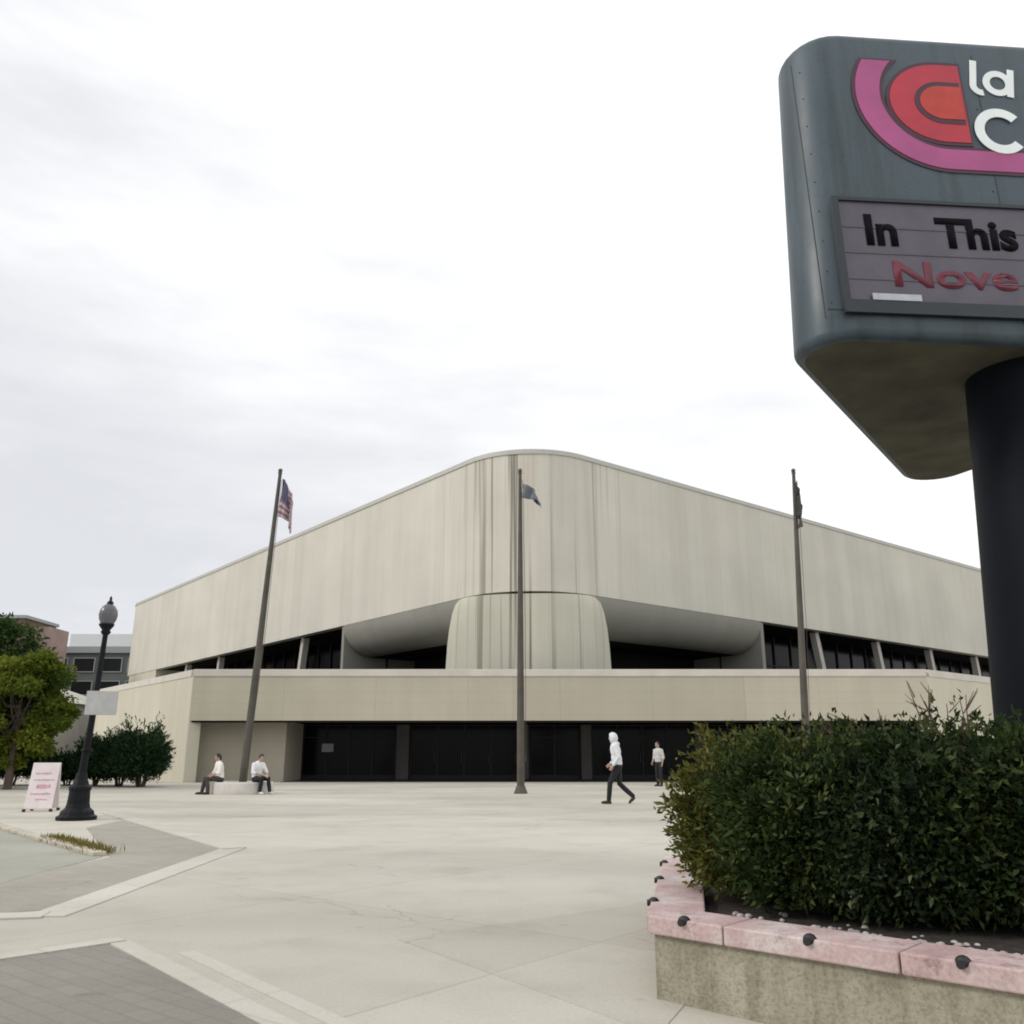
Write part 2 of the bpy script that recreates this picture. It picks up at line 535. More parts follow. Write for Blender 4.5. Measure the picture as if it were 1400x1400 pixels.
        if bevel:
            md = o.modifiers.new('bevel', 'BEVEL')
            md.width = bevel
            md.segments = 2
            md.limit_method = 'ANGLE'
            md.angle_limit = R(40)
        if solid:
            md = o.modifiers.new('solid', 'SOLIDIFY')
            md.thickness = solid
            md.offset = 0
        return o

def topmesh(mb, name, mat, label, cat, group=None, **kw):
    o = mb.build(name, mat, None, **kw)
    return tag(o, label, cat, group)

def structure(mb, name, mat):
    return tag(mb.build(name, mat), kind='structure')

# ------------------------------------------------------------------ foliage
def leaves(name, P, D, size, ratio, mat, parent, tint, fold=.25):
    """P base points, D unit directions (N,3); one folded rhombus per leaf"""
    n = len(P)
    L = size * rng.uniform(.65, 1.3, (n, 1))
    rv = rng.normal(size=(n, 3))
    S = np.cross(D, rv)
    S /= np.linalg.norm(S, axis=1, keepdims=True) + 1e-9
    U = np.cross(D, S)
    W = L * ratio
    mid = P + D * L * .45
    v = np.empty((n, 4, 3))
    v[:, 0] = P
    v[:, 1] = mid + S * W * .5 + U * W * fold
    v[:, 2] = P + D * L - U * L * .12
    v[:, 3] = mid - S * W * .5 + U * W * fold
    me = bpy.data.meshes.new(name)
    me.vertices.add(n * 4)
    me.vertices.foreach_set('co', v.reshape(-1).astype(np.float32))
    me.loops.add(n * 4)
    me.loops.foreach_set('vertex_index', np.arange(n * 4, dtype=np.int32))
    me.polygons.add(n)
    me.polygons.foreach_set('loop_start', np.arange(n, dtype=np.int32) * 4)
    me.update(calc_edges=True)
    at = me.attributes.new('tint', 'FLOAT', 'POINT')
    at.data.foreach_set('value', np.repeat(np.clip(tint, 0, 1), 4).astype(np.float32))
    me.materials.append(mat)
    o = bpy.data.objects.new(name, me)
    col.objects.link(o)
    o.parent = parent
    return o

def unit(a):
    return a / (np.linalg.norm(a, axis=-1, keepdims=True) + 1e-9)

def spray_shrub(parent, rx, ry, h, nspray, nleaf, size, ratio, mat, base_z=0.0, droop=.25, name='foliage', seed=0, up=.6, stems=10, lump=.22, twigmat=None, top_flat=1.0, lowc=-.45):
    """sprays that rise from the stems and arch outwards; leaves along each spray"""
    g = np.random.default_rng(seed)
    # direction of each spray's end on a lumpy dome
    th = g.uniform(0, 2 * PI, nspray)
    ph = np.arccos(g.uniform(lowc, 1, nspray))
    rad = g.uniform(.45, 1.0, nspray) ** .55
    lum = 1 + lump * (np.sin(3 * th + g.uniform(0, 6)) * .5 + np.sin(5 * th + 4 * ph + g.uniform(0, 6)) * .5) + g.normal(0, .06, nspray)
    sx = np.sin(ph) ** .7
    E = np.stack([np.cos(th) * sx * rx, np.sin(th) * sx * ry, h * (.47 + .53 * np.cos(ph) * top_flat)], 1)
    E[:, :2] *= (rad * lum)[:, None]
    E[:, 2] = base_z + h * .12 + (E[:, 2] - h * .12) * (rad * lum)
    B = E * np.array([.55, .55, .62]) + g.normal(0, .05, (nspray, 3)) * h
    B[:, 2] = np.clip(B[:, 2], base_z + .02, None)
    t = (np.arange(nleaf) + .5) / nleaf
    P, D, T = [], [], []
    tone = g.normal(.5, .17, nspray)
    out = unit(E - np.array([0, 0, base_z + h * .25]))
    for k in range(nleaf):
        p = B + (E - B) * t[k]
        p[:, 2] += h * .09 * np.sin(PI * t[k]) - droop * h * .10 * t[k] ** 2
        d = unit(E - B) * .55 + out * .35 + g.normal(0, .55, (nspray, 3))
        d[:, 2] += up * .5 - droop * t[k]
        P.append(p + g.normal(0, .015, (nspray, 3)))
        D.append(unit(d))
        T.append(tone + g.normal(0, .14, nspray) + .16 * (t[k] - .5))
    P, D, T = np.concatenate(P), np.concatenate(D), np.concatenate(T)
    lv = leaves(name, P, D, size, ratio, mat, parent, T)
    st = MB()
    for i in range(stems):
        a = 2 * PI * i / stems + g.uniform(0, .5)
        r0, r1 = g.uniform(.02, .12), g.uniform(.3, .75)
        p0 = (math.cos(a) * rx * r0, math.sin(a) * ry * r0, base_z - .05)
        p2 = (math.cos(a) * rx * r1, math.sin(a) * ry * r1, base_z + h * g.uniform(.5, .82))
        p1 = ((p0[0] * .7 + p2[0] * .3), (p0[1] * .7 + p2[1] * .3), base_z + h * .35)
        st.tube([p0, p1, p2], [h * .02, h * .014, h * .005], 6)
    st.build('stems', twigmat or M['bark'], parent)
    return lv

def make_tree(root, hgt, crown, trunk_r, nclump, per, lsize, mat, seed, lean=(0, 0), cz=.62):
    g = np.random.default_rng(seed)
    tb = MB()
    top = Vector((lean[0], lean[1], hgt * .55))
    tb.tube([(0, 0, -.1), (lean[0] * .2, lean[1] * .2, hgt * .18), (lean[0] * .6, lean[1] * .6, hgt * .36), top],
            [trunk_r * 1.35, trunk_r, trunk_r * .8, trunk_r * .5], 9)
    cen = np.array([lean[0], lean[1], hgt * cz])
    P, D, T = [], [], []
    for i in range(nclump):
        v = unit(g.normal(size=3))
        r = g.uniform(.35, 1.0) ** .6
        c = cen + v * r * np.array(crown)
        c[2] = max(c[2], hgt * .16)
        st = Vector((lean[0] * .5, lean[1] * .5, hgt * g.uniform(.25, .52)))
        mid = st.lerp(Vector(c), .5) + Vector((0, 0, -.05 * hgt))
        if i % 2 == 0:
            tb.tube([st, mid, Vector(c)], [trunk_r * .38, trunk_r * .22, trunk_r * .06], 6)
        cs = g.uniform(.14, .27) * max(crown)
        n = int(per * g.uniform(.6, 1.3))
        q = g.normal(size=(n, 3))
        q = unit(q) * (g.uniform(.2, 1, (n, 1)) ** .5) * cs * np.array([1.15, 1.15, .8])
        P.append(c + q)
        D.append(unit(q * .6 / cs + g.normal(0, .6, (n, 3)) + np.array([0, 0, -.15])))
        T.append(np.full(n, g.normal(.5, .2)) + g.normal(0, .13, n))
    tb.build('trunk', M['bark'], root)
    leaves('crown', np.concatenate(P), np.concatenate(D), lsize, .55, mat, root, np.concatenate(T))

# ------------------------------------------------------------------ ground
far = MB()
far.add([(-900, -300, -.03), (900, -300, -.03), (900, 1500, -.03), (-900, 1500, -.03)], [(0, 1, 2, 3)])
structure(far, 'ground', M['far'])
pz = MB()
pz.add([(-60, -12, 0), (60, -12, 0), (60, 66, 0), (-60, 66, 0)], [(0, 1, 2, 3)])
structure(pz, 'plaza', M['plaza'])

def sheet(name, pts, mat, z):
    mb = MB()
    vs = [atz(x, y, 0) for x, y in pts]
    mb.prism(vs, -.02, z)
    return tag(mb.build(name, mat, weld=True), kind='structure')

def strip(name, a, b, w, mat, z):
    """a band of constant real width w centred on the ground line a-b (pixels)"""
    A, B = atz(*a), atz(*b)
    d = (B - A).normalized()
    n = Vector((-d.y, d.x, 0)) * (w / 2)
    mb = MB()
    mb.prism([A + n, A - n, B - n, B + n], -.021, z)
    return tag(mb.build(name, mat, weld=True), kind='structure')

# near dark paver field at the lower left
sheet('paver_field', [(-500, 1330), (0, 1312), (150, 1293), (176, 1306), (375, 1412), (700, 1580), (-500, 1580)], M['paver'], .004)
strip('pale_paving_band', (162, 1288), (620, 1525), .13, M['band'], .008)
strip('pale_paving_band', (-200, 1340), (166, 1286), .14, M['band'], .012)
strip('pale_paving_band', (255, 1302), (640, 1480), .10, M['band'], .004)
# upper wedge of worn pavers
sheet('worn_paver_field', [(118, 1132), (185, 1118), (308, 1160), (215, 1190), (75, 1243), (-160, 1262), (-160, 1215), (20, 1200), (150, 1172)], M['paver2'], .004)
strip('pale_paving_band', (320, 1160), (60, 1254), .30, M['band'], .008)
strip('pale_paving_band', (62, 1252), (-250, 1262), .26, M['band'], .012)
strip('pale_paving_band', (320, 1161), (150, 1112), .32, M['band'], .016)
# soft tone changes of the slabs in the open plaza
sheet('aged_slab_field', [(545, 1285), (640, 1270), (905, 1232), (1000, 1300), (900, 1416)], M['tone'], .004)
strip('pale_paving_band', (230, 1078), (930, 1078), .9, M['band'], .008)
# street corner at the far left with its kerb
sheet('street', [(-420, 1085), (-60, 1108), (0, 1136), (140, 1172), (60, 1192), (-10, 1212), (-420, 1235)], M['street'], .006)

def kerb_run(pts, w, hgt, name, mat):
    mb = MB()
    P = [atz(*p) for p in pts]
    for a, b in zip(P[:-1], P[1:]):
        d = (b - a).normalized()
        n = Vector((-d.y, d.x, 0))
        mb.box((a + b) / 2 + Vector((0, 0, hgt / 2)), ((b - a).length, w, hgt), d, n)
    o = mb.build(name, mat, bevel=.012)
    return tag(o, kind='structure')
kerb_run([(-60, 1110), (0, 1132), (60, 1150), (136, 1171)], .16, .055, 'kerb', M['kerb'])
# dry grass growing along the kerb
gp = [atz(x, y) for x, y in ((62, 1149), (90, 1157), (112, 1163), (136, 1170))]
n = 1500
tt = rng.uniform(0, 3, n)
GP = np.array([list(gp[min(int(t), 2)].lerp(gp[min(int(t), 2) + 1], t - int(t))) for t in tt]) + np.stack([rng.normal(0, .08, n), rng.normal(.12, .08, n), np.zeros(n)], 1)
GD = unit(np.stack([rng.normal(0, .5, n), rng.normal(0, .5, n), np.ones(n)], 1))
go = leaves('grass', GP, GD, .10, .12, leafmat('dry_grass', [(0, (.10, .09, .02)), (.6, (.19, .16, .04)), (1, (.26, .22, .09))]), None, rng.uniform(0, 1, n))
tag(go, kind='stuff')
go['label'] = 'dry yellow grass growing along the low kerb'
go['category'] = 'grass'

# ------------------------------------------------------------------ the arena
uL, uR = az(-39.2), az(51.5)
nL, nR = Vector((-uL.y, uL.x, 0)), Vector((uR.y, -uR.x, 0))     # outward normals
K = Vector((.44, 42.647, 0))
RF, ZT, ZW = 4.5, 17.23, 9.49
YF = 42.2
ZP, ZL = 5.23, 2.82
LENL, LENR = 68.5, 78.0
bis = (uL + uR).normalized()
arena = thing('arena_building', 'large beige concrete arena with a rounded corner above a long low entrance block', 'building', (K.x, K.y, 0))

def corner_path(inset=0.0, lenL=LENL, lenR=LENR, nseg=20, rend=3.0):
    """plan line of the upper wall from the far left end round the nose to the far right end; [(point, u)]"""
    ang = math.acos(max(-1, min(1, uL.dot(uR))))
    T = RF                                    # tangent length, the corner is square
    C = K + bis * (RF / math.sin(ang / 2))
    out = []
    rr = RF - inset
    a0 = math.atan2(nL.y, nL.x)
    a1 = math.atan2(nR.y, nR.x)
    da = (a1 - a0) % (2 * PI)
    if da > PI:
        da -= 2 * PI
    pa = C + Vector((math.cos(a0), math.sin(a0), 0)) * rr
    pb = C + Vector((math.cos(a1), math.sin(a1), 0)) * rr
    arc = RF * abs(da)
    sL = lenL - T
    # left end rounded back
    for k in range(9):
        t = PI / 2 * (1 - k / 8)
        q = pa + uL * (sL - rend + rend * math.sin(t)) - nL * (rend - rend * math.cos(t))
        out.append((q, -(arc / 2 + sL - rend + rend * t)))
    for k in range(1, 13):
        out.append((pa + uL * (sL - rend) * (1 - k / 12), -(arc / 2 + (sL - rend) * (1 - k / 12))))
    for k in range(1, nseg):
        a = a0 + da * k / nseg
        out.append((C + Vector((math.cos(a), math.sin(a), 0)) * rr, -arc / 2 + arc * k / nseg))
    sR = lenR - T
    for k in range(13):
        out.append((pb + uR * sR * k / 12, arc / 2 + sR * k / 12))
    return out, C

path, CC = corner_path()
def wall_rows(path, zs):
    return [[Vector((p.x, p.y, z)) for p, u in path] for z in zs], [[(u, z) for p, u in path] for z in zs]

mb = MB()
r, uv = wall_rows(path, [ZW, ZW + 2.5, ZW + 5, ZT])
mb.grid(r, uv)
# thickness: lower return and back wall so that it is a real box
inner, _ = corner_path(0.6)
low = [[Vector((p.x, p.y, ZW)) for p, u in inner], [Vector((p.x, p.y, ZW)) for p, u in path]]
mb.grid(low, [[(u, ZW - .6) for p, u in inner], [(u, ZW) for p, u in path]], smooth=False)
eL, eR = path[0][0], path[-1][0]
bk = [eL, eL - nL * 55, eR - nR * 55, eR]
mb.grid([[Vector((p.x, p.y, z)) for p in bk] for z in (0, ZT)], [[(100 + 20 * i, z) for i in range(4)] for z in (0, ZT)], smooth=False)
mb.build('upper_wall', M['wall'], arena, world=True)
# roof
mb = MB()
rp = [p for p, u in path] + [eR - nR * 55, eL - nL * 55]
mb.add([(p.x, p.y, ZT - .12) for p in rp], [tuple(range(len(rp)))])
mb.build('roof', M['deck'], arena, world=True)
# roof edge coping, a little proud of the wall
mb = MB()
po, _ = corner_path(-.05)
pi_, _ = corner_path(.45)
mb.grid([[Vector((p.x, p.y, z)) for p, u in q] for q, z in ((po, ZT - .16), (po, ZT + .10), (pi_, ZT + .10), (pi_, ZT - .16))], smooth=False)
mb.build('roof_coping', M['coping'], arena, world=True)

def wp(side, t, inward, z):
    u, n = (uL, nL) if side == 'L' else (uR, nR)
    p = K + u * t - n * inward
    return Vector((p.x, p.y, z))

# curved underside either side of the pier
CD, CH = 2.0, 1.95
TE = {'L': 18.2, 'R': 19.7}
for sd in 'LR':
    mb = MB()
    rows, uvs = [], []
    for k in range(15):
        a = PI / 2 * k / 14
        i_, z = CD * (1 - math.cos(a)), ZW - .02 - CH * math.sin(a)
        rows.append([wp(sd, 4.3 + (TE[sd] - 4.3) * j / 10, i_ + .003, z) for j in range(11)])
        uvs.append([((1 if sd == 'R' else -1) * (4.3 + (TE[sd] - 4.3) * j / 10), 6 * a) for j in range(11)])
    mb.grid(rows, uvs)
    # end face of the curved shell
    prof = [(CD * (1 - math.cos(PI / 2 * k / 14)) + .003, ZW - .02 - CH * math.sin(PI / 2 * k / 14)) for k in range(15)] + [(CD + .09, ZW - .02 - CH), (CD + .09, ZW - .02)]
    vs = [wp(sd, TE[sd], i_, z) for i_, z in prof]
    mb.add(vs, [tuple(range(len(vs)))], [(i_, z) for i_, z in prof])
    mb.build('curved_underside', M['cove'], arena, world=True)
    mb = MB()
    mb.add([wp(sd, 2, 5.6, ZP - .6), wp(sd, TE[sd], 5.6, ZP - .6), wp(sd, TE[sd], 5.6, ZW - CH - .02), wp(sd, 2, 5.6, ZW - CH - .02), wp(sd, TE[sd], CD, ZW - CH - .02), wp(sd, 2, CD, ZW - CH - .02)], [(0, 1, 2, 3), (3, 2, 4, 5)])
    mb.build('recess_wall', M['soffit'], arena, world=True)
    mb = MB()
    u_, n_ = (uL, nL) if sd == 'L' else (uR, nR)
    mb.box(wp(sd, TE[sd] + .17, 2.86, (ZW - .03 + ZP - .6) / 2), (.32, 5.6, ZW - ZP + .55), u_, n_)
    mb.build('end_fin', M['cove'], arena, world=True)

# corner pier that widens downwards under the nose
mb = MB()
nose = CC - bis * (RF + .04)
side = Vector((bis.y, -bis.x, 0))
rows, uvs = [], []
levels = [(ZW - .14, 3.72), (ZW - .4, 3.95), (ZW - .9, 4.12), (ZW - 1.7, 4.26), (ZW - 2.6, 4.35), (ZW - 3.6, 4.4), (ZP - .6, 4.46)]
for z, w in levels:
    rw, ru = [], []
    pts = []
    for k in range(-4, 29):
        if k < 0 or k > 24:
            q = (-1 if k < 0 else 1)
            kk = -k if k < 0 else k - 24
            pts.append(nose + side * (q * w) + bis * (2.05 + kk * 1.5))
        else:
            a = PI * (k / 24) - PI / 2
            x = math.copysign(abs(math.sin(a)) ** .85, math.sin(a)) * w
            y = 2.05 * (1 - abs(math.cos(a)) ** .85)
            pts.append(nose + side * x + bis * y)
    u = 0
    for i, p in enumerate(pts):
        if i:
            u += (p - pts[i - 1]).length
        rw.append(Vector((p.x, p.y, z)))
        ru.append(u)
    m_ = u / 2
    rows.append(rw)
    uvs.append([(x - m_, z) for x in ru])
mb.grid(rows, uvs)
mb.add(rows[0], [tuple(range(len(rows[0])))], uvs[0])
mb.build('corner_pier', M['pier'], arena, world=True)

# recessed clerestory behind the cut in the wall, with slanting struts
for sd, t1 in (('L', 56.5), ('R', 74.0)):
    mb = MB()
    s0 = TE[sd]
    a, b = wp(sd, s0, 3.4, 0), wp(sd, t1, 3.4, 0)
    for t, inw in ((s0, 3.4),):
        mb.add([wp(sd, s0, 3.4, ZP - .6), wp(sd, t1, 3.4, ZP - .6), wp(sd, t1, 3.4, ZW), wp(sd, s0, 3.4, ZW)], [(0, 1, 2, 3)])
    wb = mb.build('clerestory_window', M['darkglass'], arena, world=True)
    mu = MB()
    nn = int((t1 - s0) / 2.0)
    for k in range(nn + 1):
        t = s0 + (t1 - s0) * k / nn
        mu.box(wp(sd, t, 3.34, (ZP + ZW) / 2 - .3), (.09, .1, ZW - ZP + .5), uL if sd == 'L' else uR, nL if sd == 'L' else nR)
    mu.box((wp(sd, s0, 3.33, 7.3) + wp(sd, t1, 3.33, 7.3)) / 2, (t1 - s0, .07, .09), uL if sd == 'L' else uR, nL if sd == 'L' else nR)
    mu.build('window_frame', M['bronze'], wb, world=True)
    # soffit over the recess
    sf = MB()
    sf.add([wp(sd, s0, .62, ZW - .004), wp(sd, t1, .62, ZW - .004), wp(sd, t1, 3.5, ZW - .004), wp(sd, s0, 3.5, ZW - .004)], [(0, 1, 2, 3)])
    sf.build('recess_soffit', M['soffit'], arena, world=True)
    k = 0
    t = s0 + 8.0
    while t < t1 - 3:
        st = MB()
        u = uL if sd == 'L' else uR
        nrm = nL if sd == 'L' else nR
        p0, p1 = wp(sd, t + .9, 1.2, ZP - .6), wp(sd, t - .9, .75, ZW - .01)
        d = (p1 - p0).normalized()
        x = (u - d * u.dot(d)).normalized()
        st.box((p0 + p1) / 2, (.40, .45, (p1 - p0).length), x, d.cross(x), d)
        st.build('strut', M['strut'], arena, world=True)
        t += 8.0
# the wall beyond the clerestory comes down to the ground
mb = MB()
e = [wp('L', 56.5, 3.5, 0), wp('L', 56.5, .05, 0), wp('L', LENL - 3.2, .05, 0), wp('L', LENL - .9, 1.2, 0), wp('L', LENL - .05, 3.5, 0), wp('L', LENL - .05, 30, 0)]
u = 0
us = [0]
for a, b in zip(e[:-1], e[1:]):
    u += (b - a).length
    us.append(u)
mb.grid([[Vector((p.x, p.y, z)) for p in e] for z in (0, ZW)], [[(a - 70, z) for a in us] for z in (0, ZW)], smooth=False)
mb.build('lower_wall', M['side'], arena, world=True)

# entrance block
FLx, FRx = -15.36, 19.97
FL, FR = Vector((FLx, YF, 0)), Vector((FRx, YF, 0))
SL, SR = 17.6, 30.0
mb = MB()
nP = 8
g_ = .005
for k in range(nP):
    x0, x1 = FLx + (FRx - FLx) * k / nP + g_ / 2, FLx + (FRx - FLx) * (k + 1) / nP - g_ / 2
    if k == 0: x0 = FLx
    if k == nP - 1: x1 = FRx
    mb.add([(x0, YF, ZL), (x1, YF, ZL), (x1, YF, ZP - .34), (x0, YF, ZP - .34), (x0, YF + .3, ZL), (x1, YF + .3, ZL), (x1, YF + .3, ZP - .34), (x0, YF + .3, ZP - .34)],
           [(0, 1, 2, 3), (0, 4, 5, 1), (1, 5, 6, 2), (0, 3, 7, 4), (3, 2, 6, 7)],
           [(x0, ZL), (x1, ZL), (x1, ZP), (x0, ZP), (x0, ZL - .3), (x1, ZL - .3), (x1, ZP + .3), (x0, ZP + .3)])
mb.add([(FLx + .1, YF + .12, ZL + .02), (FRx - .1, YF + .12, ZL + .02), (FRx - .1, YF + .12, ZP - .36), (FLx + .1, YF + .12, ZP - .36)], [(0, 1, 2, 3)], [(0.2, 0.1)] * 4)
mb.build('entrance_fascia', M['fascia'], arena, world=True)
# pale cap along the parapet: front and both sides, butted at the corners
mb = MB()
mb.box(((FLx + FRx) / 2, YF + .13, ZP - .17), (FRx - FLx, .34, .34))
mb.build('parapet_cap', M['cap'], arena, world=True, bevel=.02)
# side walls of the block
for nm, P0, u, n_, ln in (('L', FL, uL, nL, SL), ('R', FR, uR, nR, SR)):
    mb = MB()
    a, b = P0, P0 + u * ln
    q = [a, b, b - n_ * .4, a + Vector((.45 if nm == 'L' else -.45, .36, 0))]
    zt = ZP - .345
    uvv = [(0, 0), (ln, 0), (ln + .4, 0), (-.4, 0)]
    mb.add([(p.x, p.y, 0) for p in q] + [(p.x, p.y, zt) for p in q], [(0, 1, 5, 4), (1, 2, 6, 5), (2, 3, 7, 6), (3, 0, 4, 7), (4, 5, 6, 7)], [(x, 0) for x, y in uvv] + [(x, zt) for x, y in uvv])
    mb.build('side_wall', M['side'], arena, world=True)
    mb = MB()
    a2 = a + u * .25
    mb.box((a2 + b) / 2 - n_ * .17 + Vector((0, 0, ZP - .172)), ((b - a2).length, .4, .336), u, n_)
    mb.build('parapet_cap', M['cap'], arena, world=True, bevel=.02)
# terrace deck
mb = MB()
dk = [FL + Vector((.4, .3, 0)), FR + Vector((-.4, .3, 0)), FR + uR * SR - nR * .35, wp('R', SR + 14, 4, 0), wp('R', 5, 9, 0), wp('L', 5, 9, 0), wp('L', 56.5, 4, 0), FL + uL * SL - nL * .35]
mb.add([(p.x, p.y, ZP - .62) for p in dk], [tuple(range(len(dk)))])
mb.build('terrace_deck', M['deck'], arena, world=True)
# inside of the parapet
mb = MB()
mb.add([(FLx + .5, YF + .42, ZP - .62), (FRx - .5, YF + .42, ZP - .62), (FRx - .5, YF + .42, ZP - .35), (FLx + .5, YF + .42, ZP - .35)], [(0, 1, 2, 3)])
mb.build('parapet_back', M['deck'], arena, world=True)
# vestibule: ceiling, side returns, back glass
YG = 47.4
XC = -11.1      # right edge of the lit return wall
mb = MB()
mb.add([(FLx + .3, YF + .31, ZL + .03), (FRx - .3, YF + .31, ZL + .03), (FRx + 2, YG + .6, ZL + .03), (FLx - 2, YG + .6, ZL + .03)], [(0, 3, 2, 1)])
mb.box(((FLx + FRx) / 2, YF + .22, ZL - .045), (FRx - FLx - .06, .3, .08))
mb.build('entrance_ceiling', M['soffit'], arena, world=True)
mb = MB()
x0 = FLx - .95
vs = [(x0, YF + 1.6), (XC, YF + 1.6), (XC, YG)]
u = [0, XC - x0, XC - x0 + YG - YF - 1.6]
mb.grid([[Vector((x, y, z)) for x, y in vs] for z in (0, ZL + .02)], [[(a + .4, z) for a in u] for z in (0, ZL)], smooth=False)
mb.build('return_wall', M['fascia'], arena, world=True)
mb = MB()
mb.add([(XC, YF + 1.0, .006), (FRx - .5, YF + 1.0, .006), (FRx - .5, YG + .5, .006), (XC, YG + .5, .006)], [(0, 1, 2, 3)])
mb.build('vestibule_floor', M['floor_in'], arena, world=True)
bays = [-11.1, -6.1, -5.4, 0.35, 0.9, 3.6, 4.2, 9.6, 10.2, 15.0, 15.6, 19.6]
for k in range(0, len(bays), 2):
    xa, xb = bays[k], bays[k + 1]
    fr = MB()
    nb = max(2, round((xb - xa) / 1.35))
    for j in range(nb + 1):
        x = xa + .04 + (xb - xa - .08) * j / nb
        fr.box((x, YG, ZL / 2), (.08, .12, ZL))
    for z in (.12, 2.15, ZL - .05):
        fr.box(((xa + xb) / 2, YG + .002, z), (xb - xa - .16, .1, .07 if z > .2 else .24))
    wf = fr.build('entrance_bay', M['bronze'], arena, world=True)
    for j in range(nb):
        x0 = xa + .04 + (xb - xa - .08) * j / nb
        x1 = xa + .04 + (xb - xa - .08) * (j + 1) / nb
        pn = MB()
        pn.box(((x0 + x1) / 2, YG + .02, ZL / 2), (x1 - x0 - .06, .02, ZL - .05))
        pn.build('pane', M['darkglass'], wf, world=True)
        if k in (2, 6):
            hd = MB()
            hd.tube([(x1 - .14, YG - .11, .85), (x1 - .14, YG - .11, 1.35)], .02, 8)
            hd.tube([(x1 - .14, YG - .11, .9), (x1 - .14, YG - .05, .9)], .012, 6)
            hd.tube([(x1 - .14, YG - .11, 1.3), (x1 - .14, YG - .05, 1.3)], .012, 6)
            hd.build('door_handle', M['pole'], wf, world=True)
for k in range(1, len(bays) - 1, 2):
    xa, xb = bays[k], bays[k + 1]
    c_ = MB()
    c_.box(((xa + xb) / 2, YG - .12, ZL / 2), (xb - xa - .04, .6, ZL - .02))
    c_.build('column', M['column'], arena, world=True, bevel=.04)
ps = MB()
ps.box((-9.75, YG - .08, 1.62), (.62, .02, .42))
ps.build('notice', simple('notice_paper', (.30, .32, .34), .6), arena, world=True)
# blank wall behind the entrance so that nothing shows through
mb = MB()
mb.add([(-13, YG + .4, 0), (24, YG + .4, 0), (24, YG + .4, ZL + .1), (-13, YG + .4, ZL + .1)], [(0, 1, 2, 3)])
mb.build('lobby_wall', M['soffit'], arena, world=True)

# ------------------------------------------------------------------ flagpoles and flags
def flagpole(base, top, label):
    root = thing('flagpole', label, 'flagpole', base, 'tall flagpoles in front of the arena')
    t = Vector(top) - Vector(base)
    mb = MB()
    mb.tube([(0, 0, 0), t * .3, t * .65, t], [.13, .12, .095, .06], 14)
    mb.build('pole', M['pole'], root)
    mb = MB()
    mb.lathe([(.22, 0), (.22, .04), (.19, .10), (.16, .2), (.135, .24)], 20)
    mb.build('base_collar', M['pole'], root)
    mb = MB()
    mb.lathe([(.05, 0), (.08, .02), (.08, .05), (.03, .07)], 12, t)
    mb.ell(t + Vector((0, 0, .13)), (.08, .08, .08))
    mb.build('ball_finial', M['gold'], root)
    mb = MB()
    o1 = Vector((.17, -.06, 0))
    mb.tube([o1 + Vector((0, 0, 1.1)), t * .5 + o1, t + Vector((.09, -.04, -.25))], .009, 5)
    mb.build('halyard', M['pole'], root)
    mb = MB()
    mb.box((.155, -.05, 1.1), (.06, .03, .16))
    mb.build('cleat', M['pole'], root)
    return root, Vector(base), t

def flag(name_label, base, t, z0f, hoist, length, spread, mat, seed, ang):
    """limp flag: hoist edge along the pole, the fly hanging down in folds"""
    g = random.Random(seed)
    nu, nv = 22, 16
    rows, uvs = [], []
    d = Vector((math.cos(ang), math.sin(ang), 0))
    n = Vector((-d.y, d.x, 0))
    up = t.normalized()
    topp = base + t * z0f
    ph = g.uniform(0, 6)
    for j in range(nv + 1):
        v = j / nv
        r, q = [], []
        for i in range(nu + 1):
            u = i / nu
            out = spread * length * (1 - math.exp(-2.0 * u)) * (1 + .15 * v)
            sag = length * (u ** 1.25) * .80 * (1 - spread * .6)
            fold = .16 * math.sin(u * 13 + ph + v * 1.6) * (.25 + u) + .06 * math.sin(u * 25 + v * 5)
            p = topp - up * (v * hoist * (1 - .35 * u)) + d * (out + .10 + .10 * math.sin(u * 9 + v * 2 + ph) * u) + n * fold - Vector((0, 0, sag))
            r.append(p)
            q.append((u, 1 - v))
        rows.append(r)
        uvs.append(q)
    mb = MB()
    mb.grid(rows, uvs)
    o = mb.build('flag', mat, None, solid=.012)
    off = topp.copy()
    for w in o.data.vertices:
        w.co -= off
    o.location = off
    return tag(o, name_label, 'flag', 'limp flags on the flagpoles')

pL, bL, tL = flagpole(atz(330, 1085), atY(383, 648, 29.65), 'leftmost flagpole leaning slightly, flying the striped flag beside two seated people')
pC, bC, tC = flagpole(atz(712, 1085), atY(711, 648, 29.65), 'middle flagpole standing upright before the rounded corner of the arena')
pR, bR, tR = flagpole(Vector((9.70, 29.65, 0)), atY(1085, 648, 29.65), 'rightmost flagpole rising from behind the planted shrubs')
flag('red and white striped flag with blue canton hanging limp on the leftmost pole', bL, tL, .985, 1.45, 1.8, .30, M['flag_stripes'], 3, R(-8))
flag('blue flag drooping to the right on the middle pole', bC, tC, .965, .55, 1.3, .55, M['flag_blue'], 5, R(-25))
flag('narrow dark flag wrapped tight against the rightmost pole', bR, tR, .975, 1.1, 1.5, .06, M['flag_dark'], 9, R(-60))

# round plinth at the foot of the left pole
pl = MB()
pl.lathe([(1.02, 0), (1.02, .33), (.98, .37), (.31, .37), (.31, .02)], 40)
plinth = pl.build('plinth', M['plinth'])
plinth.location = bL
tag(plinth, 'low round concrete seat ring round the foot of the leftmost flagpole', 'plinth')

